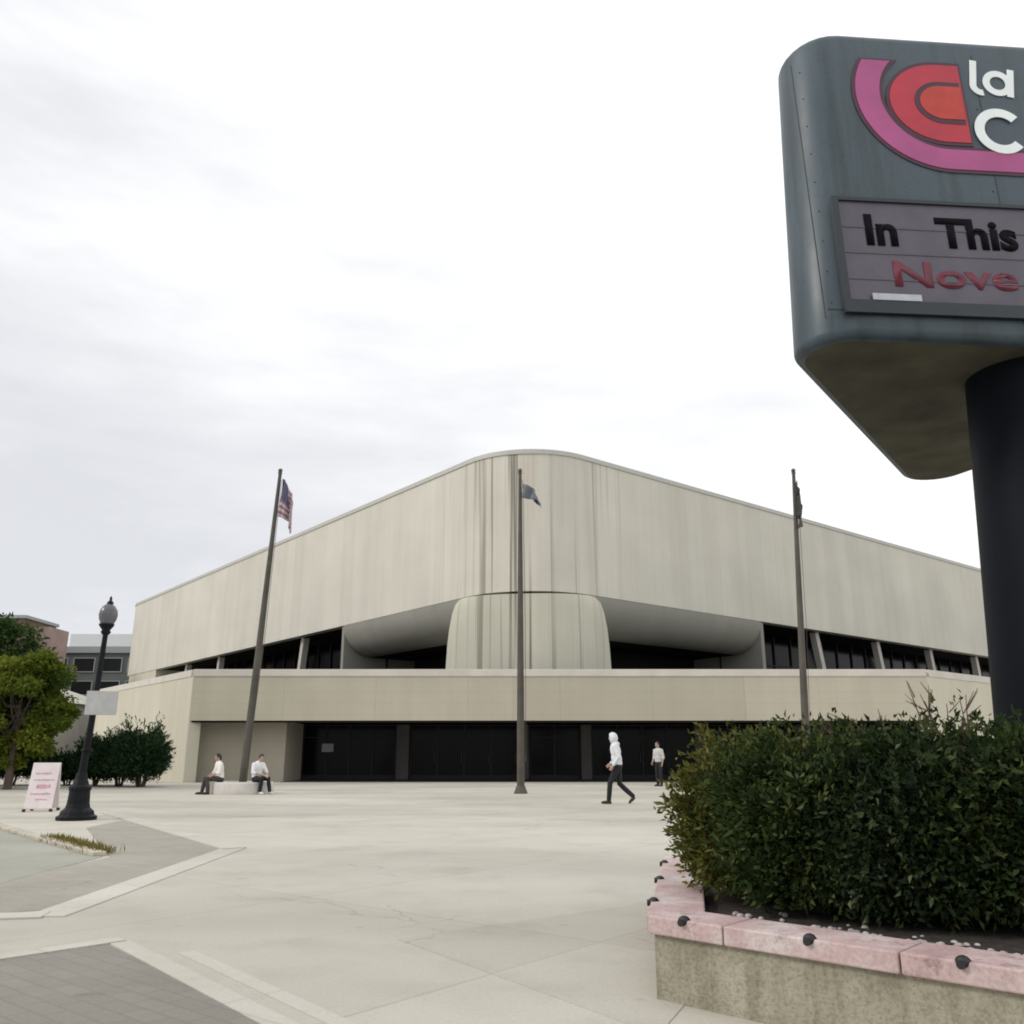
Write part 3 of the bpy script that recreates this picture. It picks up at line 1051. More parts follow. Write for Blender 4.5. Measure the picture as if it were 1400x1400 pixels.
# ------------------------------------------------------------------ people
def fuse(mb, name, mat, parent, voxel=.012, smooth=6):
    me = mb.mesh(name)
    tmp = bpy.data.objects.new('tmp', me)
    col.objects.link(tmp)
    md = tmp.modifiers.new('r', 'REMESH')
    md.mode = 'VOXEL'
    md.voxel_size = voxel
    md.use_smooth_shade = True
    ms = tmp.modifiers.new('s', 'SMOOTH')
    ms.iterations = smooth
    ms.factor = .5
    dg = bpy.context.evaluated_depsgraph_get()
    m2 = bpy.data.meshes.new_from_object(tmp.evaluated_get(dg))
    m2.name = name
    bpy.data.objects.remove(tmp)
    m2.materials.clear()
    m2.materials.append(mat)
    o = bpy.data.objects.new(name, m2)
    col.objects.link(o)
    o.parent = parent
    return o

def limb(mb, pts, rads, seg=12):
    pts = [Vector(p) for p in pts]
    mb.tube(pts, rads, seg)
    for p, r in zip(pts, rads):
        mb.ell(p, (r, r, r), seg=10, rings=8)

def hand(mb, wr, d, palm_n):
    """palm and five separate fingers, slightly curled; d points along the hand, palm_n out of the palm"""
    d = Vector(d).normalized()
    pn = (Vector(palm_n) - d * Vector(palm_n).dot(d)).normalized()
    s = d.cross(pn)
    c = Vector(wr) + d * .05
    mb.ell(c, (.045, .042, .017), (d, s, pn), 10, 8)
    for i, (off, ln) in enumerate(((-.033, .066), (-.011, .076), (.011, .070), (.033, .054))):
        b = Vector(wr) + d * .085 + s * off
        m1 = b + d * ln * .5 + pn * ln * .12
        e = m1 + d * ln * .38 + pn * ln * .34
        limb(mb, [b, m1, e], [.0095, .0085, .007], 8)
    b = Vector(wr) + d * .03 - s * .034
    limb(mb, [b, b + d * .028 - s * .026, b + d * .058 - s * .030 + pn * .012], [.012, .0105, .0085], 8)

def person(loc, rz, J, label, group, top_mat, leg_mat, shoe_mat, hood=False, scale=1.0):
    """J: joints in metres, +x is where the body faces, +y its left"""
    root = thing('person', label, 'person', loc, group, rz)
    root.scale = (scale,) * 3
    V = {k: Vector(v) for k, v in J.items()}
    up = (V['neck'] - V['pelvis']).normalized()
    fw = Vector(J.get('fw', (1, 0, 0))).normalized()
    lf = up.cross(fw).normalized()
    hd = V['head']
    hf = Vector(J.get('look', J.get('fw', (1, 0, 0)))).normalized()
    hu = Vector((0, 0, 1))
    hl = hu.cross(hf).normalized()
    hu = hf.cross(hl)
    b = MB()
    A = (hf, hl, hu)
    b.ell(hd, (.096, .076, .118), A, 18, 12)
    b.ell(hd + hf * .022 - hu * .058, (.066, .056, .062), A)
    b.ell(hd + hf * .098 - hu * .012, (.017, .013, .024), A, 8, 6)
    for q in (1, -1):
        b.ell(hd + hl * .076 * q - hu * .008, (.017, .009, .030), A, 8, 6)
    b.ell(hd + hf * .086 - hu * .058, (.010, .024, .007), A, 8, 6)
    limb(b, [V['neck'], hd - hu * .06], [.056, .050])
    ch = V['pelvis'].lerp(V['neck'], .70)
    b.ell(ch, (.105, .165, .20), (fw, lf, up))
    b.ell(V['pelvis'].lerp(V['neck'], .3), (.095, .135, .18), (fw, lf, up))
    b.ell(V['pelvis'], (.105, .155, .11), (fw, lf, up))
    for q in 'lr':
        limb(b, [V['sh' + q], V['el' + q], V['wr' + q]], [.050, .040, .027])
        b.tube([V['neck'] - up * .05, V['sh' + q]], [.06, .05], 10)
        limb(b, [V['hip' + q], V['hip' + q].lerp(V['kn' + q], .5), V['kn' + q], V['kn' + q].lerp(V['an' + q], .35), V['an' + q]], [.080, .068, .052, .050, .035])
        limb(b, [V['an' + q] - Vector((0, 0, .04)), V['to' + q]], [.034, .026])
        hand(b, V['wr' + q], V['wr' + q] - V['el' + q] + Vector((0, 0, -.05)), J.get('palm' + q, (0, -1 if q == 'l' else 1, 0)))
    fuse(b, 'body', M['skin'], root, .009, 4)
    t = MB()
    t.ell(ch + up * .0, (.138, .198, .225), (fw, lf, up))
    t.ell(V['pelvis'].lerp(V['neck'], .34), (.138, .178, .205), (fw, lf, up))
    t.ell(V['pelvis'] + up * .07, (.135, .180, .10), (fw, lf, up))
    for q in 'lr':
        limb(t, [V['sh' + q], V['el' + q], V['el' + q].lerp(V['wr' + q], .90 if hood else .15)], [.068, .058, .043 if hood else .060])
        t.tube([V['neck'] - up * .06, V['sh' + q]], [.085, .07], 10)
    if hood:
        t.ell(V['neck'] - hf * .035, (.10, .11, .07), A)
    fuse(t, 'hooded_top' if hood else 'shirt', top_mat, root, .014, 5)
    if hood:      # hood up: a shell open towards the face
        h_ = MB()
        rows = []
        for i in range(13):
            a = R(54) + (PI - R(54)) * i / 12
            rows.append([hd - hf * .004 + hf * (.124 * math.cos(a)) + hl * (.108 * math.sin(a) * math.cos(2 * PI * k / 20)) + hu * (.140 * math.sin(a) * math.sin(2 * PI * k / 20)) - hu * .008 for k in range(20)])
        h_.grid(rows, closed=True)
        h_.build('hood', top_mat, root, solid=.012)
    l = MB()
    l.ell(V['pelvis'] - up * .01, (.125, .172, .115), (fw, lf, up))
    for q in 'lr':
        limb(l, [V['hip' + q], V['hip' + q].lerp(V['kn' + q], .5), V['kn' + q], V['kn' + q].lerp(V['an' + q], .4), V['an' + q] + Vector((0, 0, .02))], [.098, .085, .070, .068, .060])
    fuse(l, 'trousers', leg_mat, root, .014, 5)
    for q in 'lr':
        s = MB()
        an, to = V['an' + q], V['to' + q]
        heel = an + Vector((0, 0, -.055)) - (to - an).normalized() * .03
        limb(s, [heel, heel.lerp(to, .55) + Vector((0, 0, .004)), to], [.044, .042, .032])
        s.ell(an - Vector((0, 0, .02)), (.046, .042, .05))
        fuse(s, 'shoe', shoe_mat, root, .010, 3)
    if not hood:
        hr = MB()
        hr.ell(hd - hf * .016 + hu * .020, (.100, .086, .118), A)
        hr.ell(hd - hf * .055 - hu * .030, (.062, .078, .085), A)
        fuse(hr, 'hair', M['hair'], root, .010, 3)
    for q in (1, -1):
        ey = MB()
        ey.ell(hd + hf * .086 + hl * .031 * q + hu * .008, (.010, .013, .008), A, 8, 6)
        ey.build('eye', M['eye'], root)
    return root

walk = dict(pelvis=(0, 0, .93), neck=(.06, 0, 1.47), head=(.105, 0, 1.635), look=(.98, 0, -.12),
            shl=(.05, .185, 1.41), ell=(-.06, .23, 1.14), wrl=(.10, .22, .94),
            shr=(.05, -.185, 1.41), elr=(.00, -.235, 1.13), wrr=(.20, -.20, .99),
            hipl=(0, .09, .90), knl=(.20, .09, .50), anl=(.24, .09, .085), tol=(.41, .09, .035),
            hipr=(0, -.09, .90), knr=(-.03, -.09, .49), anr=(-.36, -.09, .17), tor=(-.27, -.09, .035))
pw = atz(846, 1099)
person(pw, R(168), walk, 'person in white hooded top and black trousers striding across the open plaza', None, M['hood'], M['trousers'], M['shoe'], hood=True)

stand = dict(pelvis=(0, 0, .93), neck=(.02, 0, 1.47), head=(.05, 0, 1.635), look=(1, .2, -.08),
             shl=(.01, .185, 1.41), ell=(-.02, .24, 1.14), wrl=(.06, .24, .91),
             shr=(.01, -.185, 1.41), elr=(-.01, -.24, 1.13), wrr=(.16, -.20, .94),
             hipl=(0, .09, .90), knl=(.03, .10, .49), anl=(0, .11, .085), tol=(.17, .13, .035),
             hipr=(0, -.09, .90), knr=(.02, -.10, .49), anr=(-.03, -.11, .085), tor=(.14, -.13, .035))
person(atz(902, 1075), R(-140), stand, 'person in pale grey shirt standing near the dark entrance beside the hedge', None, M['grey_cotton'], M['trousers'], M['shoe'])
sit = dict(pelvis=(0, 0, .47), neck=(.07, 0, .98), head=(.12, 0, 1.14), look=(.97, .1, -.25),
           shl=(.06, .18, .92), ell=(.12, .24, .66), wrl=(.34, .16, .56),
           shr=(.06, -.18, .92), elr=(.12, -.24, .66), wrr=(.34, -.12, .56), palml=(0, 0, -1), palmr=(0, 0, -1),
           hipl=(.02, .09, .47), knl=(.44, .13, .49), anl=(.40, .13, .085), tol=(.58, .14, .035),
           hipr=(.02, -.09, .47), knr=(.44, -.12, .49), anr=(.50, -.12, .085), tor=(.68, -.13, .035))
sit2 = dict(sit, head=(.16, .02, 1.12), look=(.9, -.35, -.3), wrl=(.40, .10, .60), ell=(.16, .25, .68), wrr=(.40, -.02, .58),
            anl=(.52, .16, .085), tol=(.70, .18, .035), anr=(.36, -.10, .085), tor=(.54, -.11, .035))
a1 = R(215)
a2 = R(-38)
person(bL + Vector((math.cos(a1), math.sin(a1), 0)) * .74, a1, sit, 'person in cream shirt seated left of the leftmost flagpole', 'people seated at the flagpole', M['cotton'], M['trousers2'], M['shoe'])
person(bL + Vector((math.cos(a2), math.sin(a2), 0)) * .74, a2, sit2, 'person with dark hair and white shirt seated right of the leftmost flagpole', 'people seated at the flagpole', M['white'], M['trousers'], M['shoe_w'])

# ------------------------------------------------------------------ street lamp
lb = atz(104, 1121)
lamp = thing('street_lamp', 'black cast iron street lamp with flared base and pale acorn globe', 'street lamp', lb)
lean = Vector((.03, 0, 1)).normalized()
mb = MB()
mb.lathe([(.36, 0), (.36, .07), (.31, .09), (.29, .16), (.22, .22), (.20, .30), (.185, .52), (.20, .55), (.20, .60), (.15, .64), (.115, .74), (.09, .86)], 16, smooth=False)
mb.build('base', M['black_iron'], lamp, bevel=.006)
mb = MB()
mb.tube([(0, 0, .8), lean * 1.8, lean * 3.55], [.074, .062, .05], 14)
mb.lathe([(.09, 0), (.105, .03), (.09, .06)], 14, lean * 1.25)
mb.build('post', M['black_iron'], lamp)
mb = MB()
mb.lathe([(.062, 0), (.10, .05), (.075, .09), (.135, .17), (.15, .21)], 18, lean * 3.52)
mb.build('globe_holder', M['black_iron'], lamp)
mb = MB()
mb.lathe([(.12, 0), (.165, .10), (.18, .19), (.165, .28), (.12, .36), (.06, .41), (.02, .43)], 20, lean * 3.73)
mb.build('globe', M['globe'], lamp)
mb = MB()
mb.lathe([(.07, 0), (.05, .04), (.02, .07), (.03, .10), (.004, .16)], 12, lean * 4.15)
mb.build('finial', M['black_iron'], lamp)
mb = MB()
mb.box(Vector((.25, -.10, 2.17)), (.62, .03, .46))
mb.build('sign_panel', M['lamp_panel'], lamp, bevel=.008)
for z_ in (2.02, 2.30):
    mb = MB()
    mb.box(Vector((.06, -.075, z_)), (.14, .05, .04))
    mb.build('sign_bracket', M['black_iron'], lamp)

# ------------------------------------------------------------------ sandwich board
ab = atz(56, 1109)
board = thing('sandwich_board', 'pinkish white sandwich board standing near the kerb left of the lamp', 'sandwich board', ab, rz=R(12))
for q in (1, -1):
    mb = MB()
    hh, wd = 1.0, .56
    tilt = math.atan(.26 / hh)
    az_ = Vector((0, q * math.sin(tilt), math.cos(tilt)))
    nn = Vector((0, -q * math.cos(tilt), math.sin(tilt)))
    c = Vector((0, -q * .28, 0)) + az_ * .56
    mb.box(c, (wd, .03, hh), (1, 0, 0), nn * -1, az_)
    p = mb.build('panel', M['aboard'], board, bevel=.006)
    # smeared red lines of writing, too faint to read
    for z, w_, o_, h_ in ((.26, .34, -.02, .045), (.12, .42, .02, .04), (-.02, .30, .03, .12), (-.18, .40, -.01, .04), (-.30, .26, .04, .035)):
        mk = MB()
        x_ = -w_ / 2
        while x_ < w_ / 2 - .02:
            l_ = random.uniform(.02, .075)
            hh_ = h_ * random.uniform(.55, 1.0)
            mk.box(c + az_ * (z + random.uniform(-.006, .006)) + Vector((o_ + x_ + l_ / 2, 0, 0)) + nn * .0175, (l_, .004, hh_), (1, 0, 0), nn * -1, az_)
            x_ += l_ + random.choice((.006, .008, .010))
        mk.build('lettering', M['aboard_ink'], p)
    for x in (-.27, .27):
        ft = MB()
        ft.box(Vector((x, -q * .285, .03)), (.06, .05, .06))
        ft.build('foot', M['stud'], board)

# ------------------------------------------------------------------ shrubs by the arena's left wall
YEW = 'dark evergreens along the left wall of the arena'
for (px, py, rx, h_, lab, sd) in ((130, 1074, 1.15, 1.95, 'dark green evergreen shrub just right of the street lamp', 21),
                                  (163, 1075, 1.2, 2.0, 'bushy dark evergreen in the middle of the row against the concrete wall', 22),
                                  (192, 1076, 1.15, 2.35, 'tallest pointed dark evergreen at the right end of the wall planting', 23),
                                  (92, 1072, 1.1, 1.35, 'low dark evergreen shrub behind the street lamp and left of it', 24),
                                  (14, 1072, 1.6, 2.1, 'broad dark evergreen shrub at the left edge behind the sandwich board', 25)):
    b_ = atz(px, py)
    if b_.y > 39.5:
        b_ = b_ * (38.6 / b_.y)
    b_.z = 0
    rt = thing('evergreen_shrub', lab, 'shrub', b_, YEW)
    spray_shrub(rt, rx, rx * .9, h_, 1500, 13, .13, .36, M['leaf_yew'], seed=sd, up=1.0, droop=.0, stems=7, lump=.3)

# ------------------------------------------------------------------ trees at the left
TG = 'street trees at the left'
tr = thing('street_tree', 'large dark green tree at the left edge rising above the brown house', 'tree', (-21.9, 35.0, 0), TG)
make_tree(tr, 7.6, (2.9, 2.6, 3.3), .22, 120, 300, .20, M['leaf_tree'], 31, cz=.47)
tr = thing('street_tree', 'smaller tree with bright yellow green leaves between the dark tree and the lamp', 'tree', (-18.5, 33.2, 0), TG)
make_tree(tr, 5.8, (1.9, 1.5, 2.15), .12, 72, 290, .17, M['leaf_lime'], 32, cz=.52)

# ------------------------------------------------------------------ houses behind the trees
def windows(root, parent, xs, zs, w, h, y, x0, mat=M['window'], fr=M['white_fascia']):
    for z in zs:
        for x in xs:
            f = MB()
            for dx, dz, sx, sz in ((-w / 2, 0, .1, h + .1), (w / 2, 0, .1, h + .1), (0, h / 2 + .001, w - .1, .1), (0, -h / 2 - .001, w - .1, .1)):
                f.box((x + dx, y - .03, z + dz), (sx, .12, sz))
            fo = f.build('window', fr, parent)
            p = MB()
            p.box((x, y - .01, z), (w - .1, .04, h - .1))
            p.build('pane', mat, fo)

# brown block with a paler chimney stack (behind the dark tree)
bb = thing('brick_house', 'brown brick building rising behind the dark tree at the far left', 'building', (-55.6, 84, 0))
mb = MB()
mb.box((0, 3, 7.1), (16, 6, 14.2))
w_ = mb.build('wall', M['brown_brick'], bb)
mb = MB()
mb.box((0, 3, 14.35), (16.4, 6.4, .3))
mb.build('roof', M['grey_fascia'], bb)
mb = MB()
mb.box((8.9, 3.5, 6.8), (1.75, 3.6, 13.6))
mb.build('stair_bay', M['pink_brick'], bb)
windows(bb, bb, (-5, -2, 1, 3.6), (3.2, 6.4, 9.6, 12.4), 1.3, 1.7, 0, 0)
bb = thing('office_block', 'grey flat roofed office block with white fascia behind the street lamp', 'building', (-48.5, 96, 0))
mb = MB()
mb.box((4, 7, 6.1), (15, 14, 12.2))
mb.build('wall', M['grey_clad'], bb)
mb = MB()
mb.box((4, 7, 12.55), (15.6, 14.6, .7))
mb.build('roof', M['grey_fascia'], bb)
mb = MB()
mb.box((1.8, 6.9, 13.9), (7.6, 8, 1.6))
mb.build('plant_room', M['white_fascia'], bb)
windows(bb, bb, (-1.6, 1.4, 4.4, 7.4, 10.2), (2.4, 5.4, 8.4, 10.9), 2.3, 1.5, 0, 0, fr=M['grey_fascia'])
# low pale building with dark openings
bb = thing('pale_house', 'low pale stucco building with dark openings behind the sandwich board', 'building', (-33.4, 56, 0))
mb = MB()
mb.box((0, 5, 2.3), (8.0, 10, 4.6))
mb.build('wall', M['stucco'], bb)
mb = MB()
mb.add([(-4.3, -.3, 4.6), (4.3, -.3, 4.6), (4.3, 10.3, 4.6), (-4.3, 10.3, 4.6), (-1.4, 4, 5.9), (1.4, 4, 5.9), (1.4, 6, 5.9), (-1.4, 6, 5.9)],
       [(0, 1, 5, 4), (1, 2, 6, 5), (2, 3, 7, 6), (3, 0, 4, 7), (4, 5, 6, 7), (0, 3, 2, 1)])
mb.build('roof', M['stucco'], bb)
windows(bb, bb, (-2.3, 1.9), (2.5,), 2.3, 1.9, 0, 0, fr=M['stucco'])
mb = MB()
for x in (-2.8, -.2, 2.2):
    mb.box((x, -.03, 4.05), (.55, .08, .6))
mb.build('vent_opening', M['window'], bb)

# ------------------------------------------------------------------ planter
ZC = .385          # top of the coping
P0 = atz(884, 1251, ZC)
P0.z = 0
dF, dB = az(136.6 - 3.0), az(11.5)
fl = 3.6
P1 = P0 + dF * fl
P2 = P0 + dB * 2.75
P3 = P2 + az(71) * 2.8
P4 = P1 + az(74) * 2.6
P5 = P4 + az(11.5) * 2.6
poly = [P0, P1, P4, P5, P3, P2]
def inset(poly, d):
    n = len(poly)
    out = []
    for i in range(n):
        a, b, c = poly[i - 1], poly[i], poly[(i + 1) % n]
        e1, e2 = (b - a).normalized(), (c - b).normalized()
        n1, n2 = Vector((-e1.y, e1.x, 0)), Vector((-e2.y, e2.x, 0))
        k = (n1 + n2)
        k = k / k.dot(n1)
        out.append(b + k * d)
    return out
# counter-clockwise check
area = sum(poly[i].x * poly[(i + 1) % 6].y - poly[(i + 1) % 6].x * poly[i].y for i in range(6))
sgn = 1 if area > 0 else -1
planter = thing('planter', 'low polygonal concrete planter with pink stone coping and black studs', 'planter', P0)
wo, wi = inset(poly, .035 * sgn), inset(poly, .25 * sgn)
zc0 = ZC - .085
mb = MB()
mb.grid([[Vector((p.x, p.y, z)) for p in q] for q, z in ((wo, 0), (wo, zc0), (wi, zc0), (wi, 0))], closed=True, smooth=False)
mb.build('wall', M['plant_wall'], planter, world=True)
mb = MB()
si = inset(poly, .24 * sgn)
cen = sum((p for p in si), Vector((0, 0, 0))) / 6
ring = []
rows = []
for f_ in (1.0, .66, .33):
    rw = []
    for i in range(6):
        for j in range(6):
            p = si[i].lerp(si[(i + 1) % 6], j / 6)
            p = cen + (p - cen) * f_
            rw.append(Vector((p.x, p.y, ZC - .07 + (.05 * (1 - f_)) + random.uniform(0, .03))))
    rows.append(rw)
rows.append([Vector((cen.x, cen.y, ZC + .02))] * 36)
mb.grid(rows, closed=True)
mb.build('soil', M['soil'], planter, world=True)
ci = inset(poly, .29 * sgn)
jl = {0: [0, .62, 1.64, 2.62, fl], 1: None, 5: None}
for i in range(6):
    a, b, ai, bi = poly[i], poly[(i + 1) % 6], ci[i], ci[(i + 1) % 6]
    ln = (b - a).length
    if i == 0:
        def fpx(px):
            lo, hi = 0.0, 1.0
            for _ in range(40):
                m = (lo + hi) / 2
                q = a.lerp(b, m)
                zz = ZC - H
                wv = CP * q.y + SP * zz
                if wv > .05 and 700 + F * q.x / wv < px:
                    lo = m
                else:
                    hi = m
            return lo
        cuts = [0, fpx(987), fpx(1228), fpx(1500), 1]
        spots = [fpx(933), fpx(1105), fpx(1315), None]
    else:
        nn = max(2, round(ln / 1.0))
        cuts = [k / nn for k in range(nn + 1)]
    d = (b - a).normalized()
    for k in range(len(cuts) - 1):
        f0, f1 = cuts[k], cuts[k + 1]
        g0 = .004 if k else 0.0015
        q = [a.lerp(b, f0) + d * g0, a.lerp(b, f1) - d * .004]
        # inner points share the projection of the mitre
        inr = lambda f: ai.lerp(bi, 0) if f == 0 else (bi if f == 1 else None)
        nrm = Vector((-d.y, d.x, 0)) * sgn
        q0 = ai + d * .0015 if f0 == 0 else q[0] + nrm * .29
        q1 = bi - d * .0015 if f1 == 1 else q[1] + nrm * .29
        pl_ = [q[0], q[1], q1, q0]
        cs = MB()
        cs.prism(pl_, zc0, ZC)
        o = cs.build('coping_stone', M['pink'], planter, world=True, bevel=.008, weld=True)
        m_ = (q[0] + q[1]) / 2 + nrm * .015
        if i == 0 and spots[k]:
            m_ = a.lerp(b, spots[k]) + nrm * .015
        sd = MB()
        sd.ell(Vector((m_.x, m_.y, ZC - .004)), (.030, .030, .024), None, 14, 10)
        sd.tube([Vector((m_.x, m_.y, ZC - .01)) - nrm * .02, Vector((m_.x, m_.y, ZC - .01)) - nrm * .036], .017, 10)
        sd.build('stud', M['stud'], o, world=True)
# gravel along the front of the bed
gv = MB()
g = random.Random(4)
for k in range(520):
    f_ = g.random()
    p = ci[0].lerp(ci[1], f_)
    nrm = Vector((-dF.y, dF.x, 0)) * sgn
    p = p + nrm * (.02 + abs(g.gauss(0, .14)))
    s_ = g.uniform(.010, .024)
    rx = Matrix.Rotation(g.uniform(0, 3), 3, 'Z')
    gv.ell((p.x, p.y, ZC - .05 + s_ * .3), (s_, s_ * g.uniform(.6, 1), s_ * .6), (rx @ Vector((1, 0, 0)), rx @ Vector((0, 1, 0)), Vector((0, 0, 1))), 6, 4)
tag(gv.build('gravel', M['gravel'], planter, world=True), kind='stuff')

# ------------------------------------------------------------------ shrubs in the planter
HG = 'shrubs filling the planter under the sign'
zs = ZC - .03
def hedge(px, py, Y, rx, ry, h_, mat, lab, seed, n=900, size=.047, ratio=.42, **kw):
    p = atY(px, py, Y)
    rt = thing('planter_shrub', lab, 'shrub', (p.x, p.y, zs), HG)
    spray_shrub(rt, rx, ry, h_, int(n * 3.0), 17, size, ratio, mat, seed=seed, droop=.5, up=.35, stems=12, lump=.16, lowc=-.75, **kw)
    return rt
hedge(1038, 1100, 5.62, .53, .54, .98, M['leaf_gold'], 'golden tipped shrub leaning over the left corner of the planter', 41, n=820)
hedge(1122, 1100, 5.10, .60, .55, .96, M['leaf_hedge'], 'dense dark green shrub right of the golden tipped one', 42, n=1000)
hedge(1225, 1100, 4.85, .62, .56, .95, M['leaf_dark'], 'darkest green shrub in the middle of the planter bed', 43, n=1000)
s4 = hedge(1335, 1100, 4.72, .62, .54, 1.0, M['leaf_hedge'], 'taller green shrub with bare twigs in front of the sign pole', 44, n=1050)
hedge(1475, 1100, 4.5, .60, .52, .98, M['leaf_dark'], 'dark green shrub right of the sign pole at the frame edge', 45, n=900)
hedge(1140, 1020, 6.5, .80, .5, 1.02, M['leaf_gold'], 'yellowish shrub at the back of the planter behind the dark ones', 46, n=800)
# bare twigs in front of the pole and dry stalks over the bed
g = random.Random(12)
def twigs(root, pts, n, hlo, hhi, spread, name='twig'):
    for k in range(n):
        x, y = g.choice(pts)
        a = Vector((x + g.gauss(0, .08), y + g.gauss(0, .08), .55))
        d = Vector((g.gauss(0, spread), g.gauss(0, spread * .5), 1)).normalized()
        ln = g.uniform(hlo, hhi)
        mid = a + d * ln * .5 + Vector((g.gauss(0, .03), 0, 0))
        e = a + d * ln
        mb = MB()
        mb.tube([a, mid, e], [.007, .005, .002], 5)
        for j in range(4):
            f_ = g.uniform(.45, .95)
            q = a.lerp(e, f_)
            mb.tube([q, q + (d + Vector((g.gauss(0, .8), g.gauss(0, .6), .2))).normalized() * ln * g.uniform(.12, .25)], [.004, .0015], 4)
        mb.build(name, M['twig'], root)
twigs(s4, [(-.12, .1), (-.25, .05), (.05, .1), (.02, 0)], 9, .50, .70, .5)
s3 = [o for o in col.objects if o.get('label', '').startswith('darkest green shrub')][0]
twigs(s3, [(-.25, .1), (-.1, .1), (.1, .1)], 5, .40, .52, .15)
# small dark red plant at the front of the bed
rp_ = atz(1385, 1262, ZC)
rt = thing('red_plant', 'small dark red leafy plant at the front of the planter bed', 'plant', (rp_.x, rp_.y + .10, zs))
spray_shrub(rt, .15, .12, .15, 110, 7, .06, .5, M['leaf_red'], seed=51, droop=.3, stems=5)

# ------------------------------------------------------------------ the sign
ZB, ZTOP = 3.8, 6.345
A0 = atz(1084, 468, ZB)
SLEN = 3.85
dAC, dAB = az(85.6), az(36.3)
A = A0 - (dAC + dAB).normalized() * .29        # sharp corner in front of the rounded one
B = A + dAB * 4.35
C = A + dAC * SLEN
cen = (A + B + C) / 3
cen.z = 0
FLARE = -.055
def rtri(z, r=.32, seg=10, grow=0.0):
    k = 1 + FLARE * (z - ZB) / (ZTOP - ZB)
    T = [cen + (Vector((p.x, p.y, 0)) - cen) * k for p in (A, C, B)]
    pts = []
    for i in range(3):
        a, b, c = T[i - 1], T[i], T[(i + 1) % 3]
        e1, e2 = (a - b).normalized(), (c - b).normalized()
        half = math.acos(e1.dot(e2)) / 2
        bi = (e1 + e2).normalized()
        o = b + bi * (r / math.sin(half))
        s0 = b + e1 * (r / math.tan(half)) - o
        s1 = b + e2 * (r / math.tan(half)) - o
        t0, t1 = math.atan2(s0.y, s0.x), math.atan2(s1.y, s1.x)
        dt = (t1 - t0 + PI) % (2 * PI) - PI
        for j in range(seg + 1):
            t = t0 + dt * j / seg
            pts.append(Vector((o.x + (r + grow) * math.cos(t), o.y + (r + grow) * math.sin(t), z)))
    return pts
sign = thing('pylon_sign', 'large grey green three sided sign on a thick dark pole above the planter', 'sign', (cen.x, cen.y, 0))
mb = MB()
rows = []
br = .07
for k in range(5):
    a = PI / 2 * k / 4
    rows.append(rtri(ZB + br * (1 - math.sin(a)), grow=-br * (1 - math.cos(a)) * 1.0))
rows = rows[::-1]
rows = []
for k in range(5):
    a = PI / 2 * k / 4
    rows.append(rtri(ZB + br * (1 - math.sin(a)), grow=-br * (1 - math.cos(a))))
rows = rows[::-1]          # bottom edge: inset at the very bottom, full size at ZB+br
rows = [rtri(ZB + br * (1 - math.cos(PI / 2 * k / 4)), grow=-br * (1 - math.sin(PI / 2 * k / 4))) for k in range(5)]
bt_ = .09
rows += [rtri(ZB + br + (ZTOP - ZB - br - bt_) * k / 4) for k in range(1, 5)]
rows += [rtri(ZTOP - bt_ + bt_ * math.sin(PI / 2 * k / 6), grow=-bt_ * (1 - math.cos(PI / 2 * k / 6))) for k in range(1, 7)]
mb.grid(rows, closed=True)
mb.add(rows[-1], [tuple(range(len(rows[-1])))])
mb.build('cabinet', M['sign'], sign, world=True, weld=True)
mb = MB()
bt = rtri(ZB + .001, grow=-br)
mb.add(bt, [tuple(range(len(bt)))[::-1]])
mb.build('underside', M['sign_dark'], sign, world=True)
pc = Vector((3.68, 5.74, 0))
mb = MB()
mb.tube([pc + Vector((0, 0, .2)), pc + Vector((0, 0, 2.2)), pc + Vector((0, 0, ZB + .02))], [.56, .45, .36], 40)
mb.build('pole', M['sign_pole'], sign, world=True)
mb = MB()
mb.lathe([(.66, 0), (.66, .03), (.57, .06)], 36, pc + Vector((0, 0, ZC - .05)))
mb.build('base_plate', M['sign_pole'], sign, world=True)

# front face frame of reference (lower left sharp corner A, x along the face, y up its slope)
kT = 1 + FLARE
At = cen + (Vector((A.x, A.y, 0)) - cen) * kT
Ct = cen + (Vector((C.x, C.y, 0)) - cen) * kT
Ab = Vector((A.x, A.y, ZB))
At.z = Ct.z = ZTOP
ex = dAC
up_ = (At - Ab)
ey_ = (up_ - ex * up_.dot(ex)).normalized()
en = ex.cross(ey_).normalized()
if en.y > 0:
    en = -en
def fp(px, py):
    """coordinates on the sign's front face, metres from its lower left corner"""
    d = ray(px, py)
    o = Vector((0, 0, H))
    t = (Ab - o).dot(en) / d.dot(en)
    q = o + d * t - Ab
    return Vector((q.dot(ex), q.dot(ey_)))
def f3(x, y, lift=0.0):
    return Ab + ex * x + ey_ * y + en * lift

def plate(pts, lift, th, name, mat, parent):
    """flat plate on the front face from face coordinates"""
    n = len(pts)
    mb = MB()
    mb.add([f3(x, y, lift) for x, y in pts] + [f3(x, y, lift + th) for x, y in pts],
           [tuple(range(n))[::-1], tuple(range(n, 2 * n))] + [(i, (i + 1) % n, n + (i + 1) % n, n + i) for i in range(n)])
    o = mb.build(name, mat, parent, world=True)
    bm = bmesh.new(); bm.from_mesh(o.data)
    bmesh.ops.recalc_face_normals(bm, faces=bm.faces)
    bmesh.ops.triangulate(bm, faces=[f for f in bm.faces if len(f.verts) > 4])
    bm.to_mesh(o.data); bm.free()
    return o

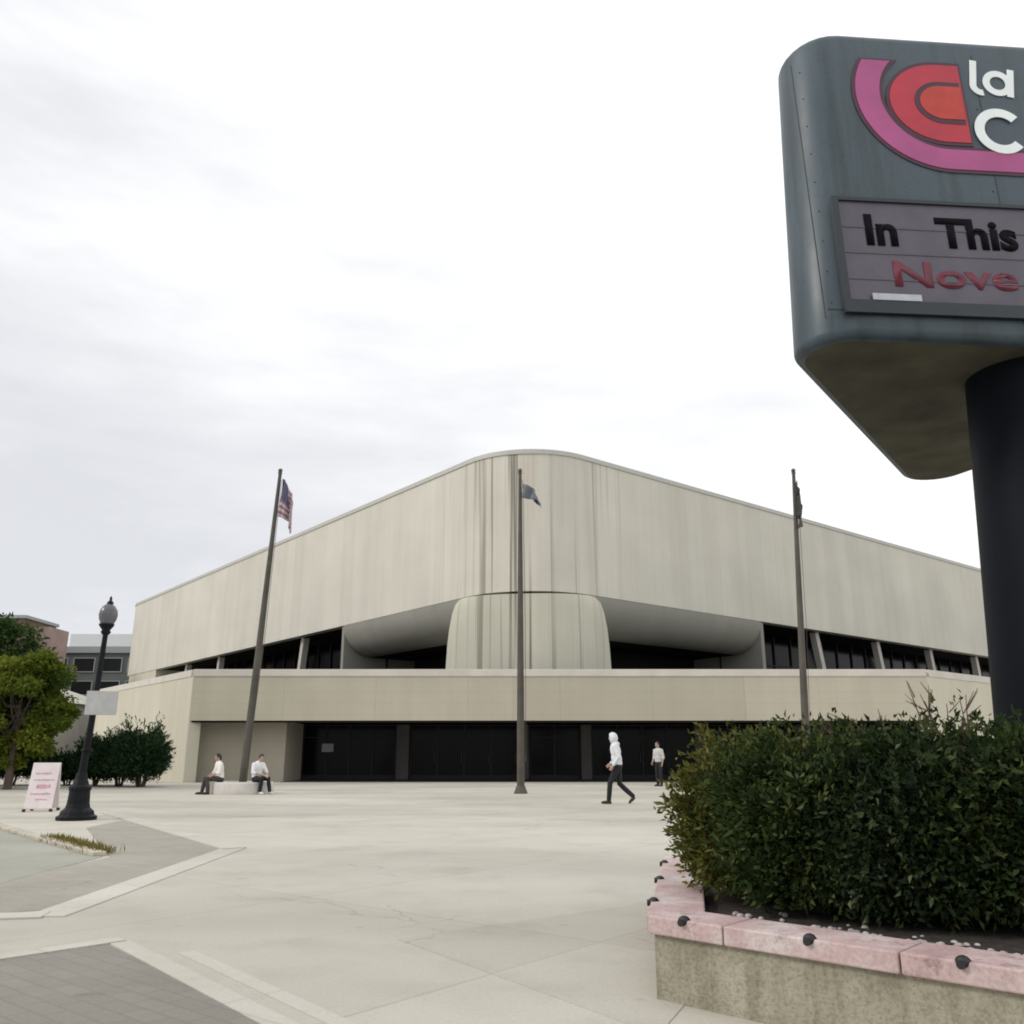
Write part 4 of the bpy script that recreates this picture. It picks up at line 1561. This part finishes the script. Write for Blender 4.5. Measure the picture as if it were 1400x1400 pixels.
FW = SLEN * kT
sm = MB()
def seam(x0, y0, x1, y1, w_=.007):
    d = Vector((x1 - x0, y1 - y0)).normalized()
    n_ = Vector((-d.y, d.x)) * w_ / 2
    q = [(x0 + n_.x, y0 + n_.y), (x0 - n_.x, y0 - n_.y), (x1 - n_.x, y1 - n_.y), (x1 + n_.x, y1 + n_.y)]
    sm.add([f3(x, y, l) for l in (-.004, .0022) for x, y in q], [(0, 1, 2, 3), (7, 6, 5, 4), (0, 4, 5, 1), (1, 5, 6, 2), (2, 6, 7, 3), (3, 7, 4, 0)])
FH = (ZTOP - ZB) / ey_.z
seam(.45, .12, .42, FH - .36)
seam(FW * .5, .12, FW * .5, FH - .16)
seam(.47, .19, FW - .47, .19)
sm.build('cabinet_seam', M['frame'], sign, world=True, weld=True)
sw = MB()
for k in range(9):
    for x_ in (.505, FW * .5 - .035):
        y_ = .24 + (FH - .66) * k / 8
        c_ = f3(x_ - .03 * y_ / FH * (x_ < 1), y_, .001)
        sw.ell(c_, (.007, .007, .004), (ex, ey_, en), 8, 6)
tag(sw.build('rivet', M['frame'], sign, world=True), kind='stuff')
a_ = fp(1152, 278)
b_ = fp(1152, 428)
xl, yt, yb = (a_.x + b_.x) / 2, a_.y, b_.y
xr = FW - xl * 1.1
pan = plate([(xl, yb), (xr, yb), (xr, yt), (xl, yt)], .004, .02, 'letter_board', M['panel'], sign)
fm = MB()
fwid = .045
for (x0, x1, y0, y1) in ((xl - fwid, xr + fwid, yt, yt + fwid * .6), (xl - fwid, xr + fwid, yb - fwid * .2, yb + fwid * 1.9), (xl - fwid, xl, yb + fwid * 1.9, yt), (xr, xr + fwid, yb + fwid * 1.9, yt)):
    vs = [f3(x, y, l) for l in (.003, .04) for x, y in ((x0, y0), (x1, y0), (x1, y1), (x0, y1))]
    fm.add(vs, [(0, 1, 2, 3), (7, 6, 5, 4), (0, 4, 5, 1), (1, 5, 6, 2), (2, 6, 7, 3), (3, 7, 4, 0)])
fm.build('board_frame', M['frame'], sign, world=True, weld=True)
tk = MB()
for k in range(1, 4):
    y = yb + .05 + (yt - yb - .05) * k / 4
    vs = [f3(x, yy, l) for l in (.024, .028) for x, yy in ((xl, y - .006), (xr, y - .006), (xr, y + .006), (xl, y + .006))]
    tk.add(vs, [(0, 1, 2, 3), (7, 6, 5, 4), (0, 4, 5, 1), (1, 5, 6, 2), (2, 6, 7, 3), (3, 7, 4, 0)])
tk.build('letter_track', M['track'], pan, world=True, weld=True)
s0, s1 = fp(1190, 414), fp(1255, 408)
plate([(s0.x, s0.y), (s1.x, s0.y), (s1.x, s1.y), (s0.x, s1.y)], .0405, .004, 'label_strip', simple('label_strip', (.42, .45, .50), .5), sign)

# emblem: nested round bands, flat on their right, the outer one running on to the right
def arc(c, rx, ry, a0, a1, n=28):
    return [(c[0] + rx * math.cos(R(a0 + (a1 - a0) * i / n)), c[1] + ry * math.sin(R(a0 + (a1 - a0) * i / n))) for i in range(n + 1)]
c0 = fp(1287, 142)
sc_ = (fp(1387, 142).x - fp(1187, 142).x) / 200.0
def dshape(r, xr_):
    p = arc(c0, r[0] * sc_, r[1] * sc_, 90, 270)
    return p + [(c0.x + xr_ * sc_, p[-1][1]), (c0.x + xr_ * sc_, p[0][1])]
emb_end = FW - .55
def outer_band(ro, ri, ycut, end):
    """round band whose upper end is cut level at ycut (pixels above the centre)"""
    ao, ai = [180 - math.degrees(math.asin(ycut / r[1])) for r in (ro, ri)]
    o = arc(c1, ro[0] * sc_, ro[1] * sc_, ao, 270)
    i = arc(c1, ri[0] * sc_, ri[1] * sc_, ai, 270)
    return o + [(end, o[-1][1]), (end, i[-1][1])] + i[::-1]
c1 = fp(1287, 134)
plate(outer_band((121, 117), (79, 77), 57, emb_end + .015), .004, .003, 'emblem_outline', M['maroon'], sign)
plate(outer_band((116, 112), (84, 82), 54, emb_end), .0075, .003, 'emblem_outer_band', M['magenta'], sign)
plate(dshape((75, 66), 33), .0045, .003, 'emblem_outline', M['maroon'], sign)
plate(dshape((70, 61), 30), .008, .003, 'emblem_middle', M['red'], sign)
plate(dshape((37, 33), 27), .0115, .002, 'emblem_outline', M['maroon'], sign)
plate(dshape((30, 26), 27), .014, .002, 'emblem_centre', M['orange'], sign)

def text(s, px, py, hpx, name, mat, parent, lift, wide=1.0, bold=.0, ext=.0035):
    """text whose first letter stands with its lower left at pixel (px, py), capital height hpx"""
    cu = bpy.data.curves.new(name, 'FONT')
    cu.body = s
    cu.size = 1.0
    cu.offset = bold
    cu.extrude = .0
    tmp = bpy.data.objects.new('tmp', cu)
    col.objects.link(tmp)
    dg = bpy.context.evaluated_depsgraph_get()
    me = bpy.data.meshes.new_from_object(tmp.evaluated_get(dg))
    bpy.data.objects.remove(tmp)
    p0, p1 = fp(px, py), fp(px, py - hpx)
    k = (p1.y - p0.y) / .70
    xs = [v.co.x for v in me.vertices]
    x0 = min(xs)
    off = origin(parent)
    bm = bmesh.new()
    bm.from_mesh(me)
    for v in bm.verts:
        v.co = f3(p0.x + (v.co.x - x0) * k * wide, p0.y + v.co.y * k, lift) - off
    r_ = bmesh.ops.extrude_face_region(bm, geom=bm.faces[:])
    for v in [e for e in r_['geom'] if isinstance(e, bmesh.types.BMVert)]:
        v.co += en * ext
    bmesh.ops.recalc_face_normals(bm, faces=bm.faces)
    bm.to_mesh(me)
    bm.free()
    me.name = name
    me.materials.clear()
    me.materials.append(mat)
    o = bpy.data.objects.new(name, me)
    col.objects.link(o)
    o.parent = parent
    return o
def strokes(name, items, lift, th, mat, parent):
    """one letter from ring strokes ('arc', cx, cy, r, w, a0, a1) and bars ('bar', x0, y0, x1, y1, w); pixel measures on the face"""
    mb = MB()
    for it in items:
        if it[0] == 'arc':
            _, cx, cy, r, w_, a0, a1 = it
            c = fp(cx, cy)
            n = 40
            sec = []
            for k in range(n + 1):
                t = R(a0 + (a1 - a0) * k / n)
                e = Vector((math.cos(t), math.sin(t)))
                ro, ri = c + e * (r + w_ / 2) * sc_, c + e * (r - w_ / 2) * sc_
                sec.append([f3(ro.x, ro.y, lift), f3(ro.x, ro.y, lift + th), f3(ri.x, ri.y, lift + th), f3(ri.x, ri.y, lift)])
            mb.grid(sec, closed=True, smooth=False)
            mb.add(sec[0] + sec[-1], [(0, 1, 2, 3), (7, 6, 5, 4)])
        else:
            _, x0, y0, x1, y1, w_ = it
            a, b = fp(x0, y0), fp(x1, y1)
            d = (b - a).normalized()
            n_ = Vector((-d.y, d.x)) * w_ * sc_ / 2
            q = [a + n_, a - n_, b - n_, b + n_]
            mb.add([f3(p.x, p.y, l) for l in (lift + .0004, lift + th + .0004) for p in q], [(0, 1, 2, 3), (7, 6, 5, 4), (0, 4, 5, 1), (1, 5, 6, 2), (2, 6, 7, 3), (3, 7, 4, 0)])
    return mb.build(name, mat, parent, world=True, weld=True)
strokes('lettering', [('bar', 1329, 84, 1329.5, 118, 9), ('arc', 1341, 118, 11.5, 9, 180, 275)], .004, .004, M['txt_white'], sign)
strokes('lettering', [('arc', 1363, 115, 15.5, 9.5, 0, 360), ('bar', 1380, 97, 1381, 134, 9)], .004, .004, M['txt_white'], sign)
strokes('lettering', [('arc', 1367, 181, 28.5, 13, 42, 318)], .0112, .004, M['txt_white'], sign)
text('In', 1183, 336, 39, 'letters', M['txt_black'], pan, .025, 1.0, .036)
text('This', 1280, 340, 38, 'letters', M['txt_black'], pan, .025, 1.05, .036)
text('Nove', 1222, 393, 33, 'letters', M['txt_red'], pan, .025, 1.48, .022)

# ------------------------------------------------------------------ sky and light
w = bpy.data.worlds.new('World')
sc.world = w
w.use_nodes = True
nt = w.node_tree
bg = nt.nodes['Background']
SUN_EL, SUN_AZ = 35.0, -106.0          # azimuth clockwise from +Y
sky = N(nt, 'ShaderNodeTexSky', sky_type='NISHITA')
sky.sun_disc = False
sky.sun_elevation = R(SUN_EL)
sky.sun_rotation = R(SUN_AZ)
sky.altitude = 200
tc = N(nt, 'ShaderNodeTexCoord').outputs['Generated']
mp = mapping(nt, tc, (1.0, 1.0, 3.2), (.35, .2, .1))
n1 = noise(nt, mp, 2.1, 6, .55)
n2 = noise(nt, mapping(nt, tc, (1, 1, 4.5), (2.2, .7, .4)), 4.5, 5, .55)
den = math_(nt, 'ADD', math_(nt, 'MULTIPLY', n1, .7), math_(nt, 'MULTIPLY', n2, .3))
sp = N(nt, 'ShaderNodeSeparateXYZ')
nt.links.new(tc, sp.inputs[0])
# the cloud deck is thicker towards the west (-x) and low down, thin and glaring overhead
west = math_(nt, 'MULTIPLY', math_(nt, 'ADD', sp.outputs[0], -.22), -.40)
lowd = math_(nt, 'MULTIPLY', math_(nt, 'SUBTRACT', sp.outputs[2], .40), -.60)
den = math_(nt, 'ADD', den, math_(nt, 'ADD', west, lowd))
cl = ramp(nt, den, [(.44, (12, 12, 12)), (.60, (10.2, 10.25, 10.35)), (.75, (8.7, 8.78, 9.05)), (.92, (7.6, 7.7, 8.05))])
mx = mixc(nt, sky.outputs[0], cl, .93)
nt.links.new(mx, bg.inputs[0])
bg.inputs[1].default_value = .1

sl = bpy.data.lights.new('sun', 'SUN')
sl.energy = 1.5
sl.angle = R(14)
sl.color = (1.0, .95, .88)
so = bpy.data.objects.new('sun', sl)
col.objects.link(so)
d = Vector((math.sin(R(SUN_AZ)) * math.cos(R(SUN_EL)), math.cos(R(SUN_AZ)) * math.cos(R(SUN_EL)), math.sin(R(SUN_EL))))
so.rotation_euler = (-d).to_track_quat('-Z', 'Y').to_euler()
so.location = (0, 0, 60)

cam = bpy.data.cameras.new('camera')
co = bpy.data.objects.new('camera', cam)
col.objects.link(co)
co.location = (0, 0, H)
co.rotation_euler = (PI / 2 + PIT, 0, 0)
cam.sensor_width = 36
cam.lens = 36 * F / 1400
cam.clip_start = .05
cam.clip_end = 4000
sc.camera = co
sc.view_settings.view_transform = 'Standard'
sc.view_settings.look = 'None'
sc.view_settings.exposure = 0.06
sc.view_settings.gamma = 1
sc.cycles.max_bounces = 8
sc.cycles.pixel_filter_type = 'BLACKMAN_HARRIS'
sc.cycles.filter_width = 1.9
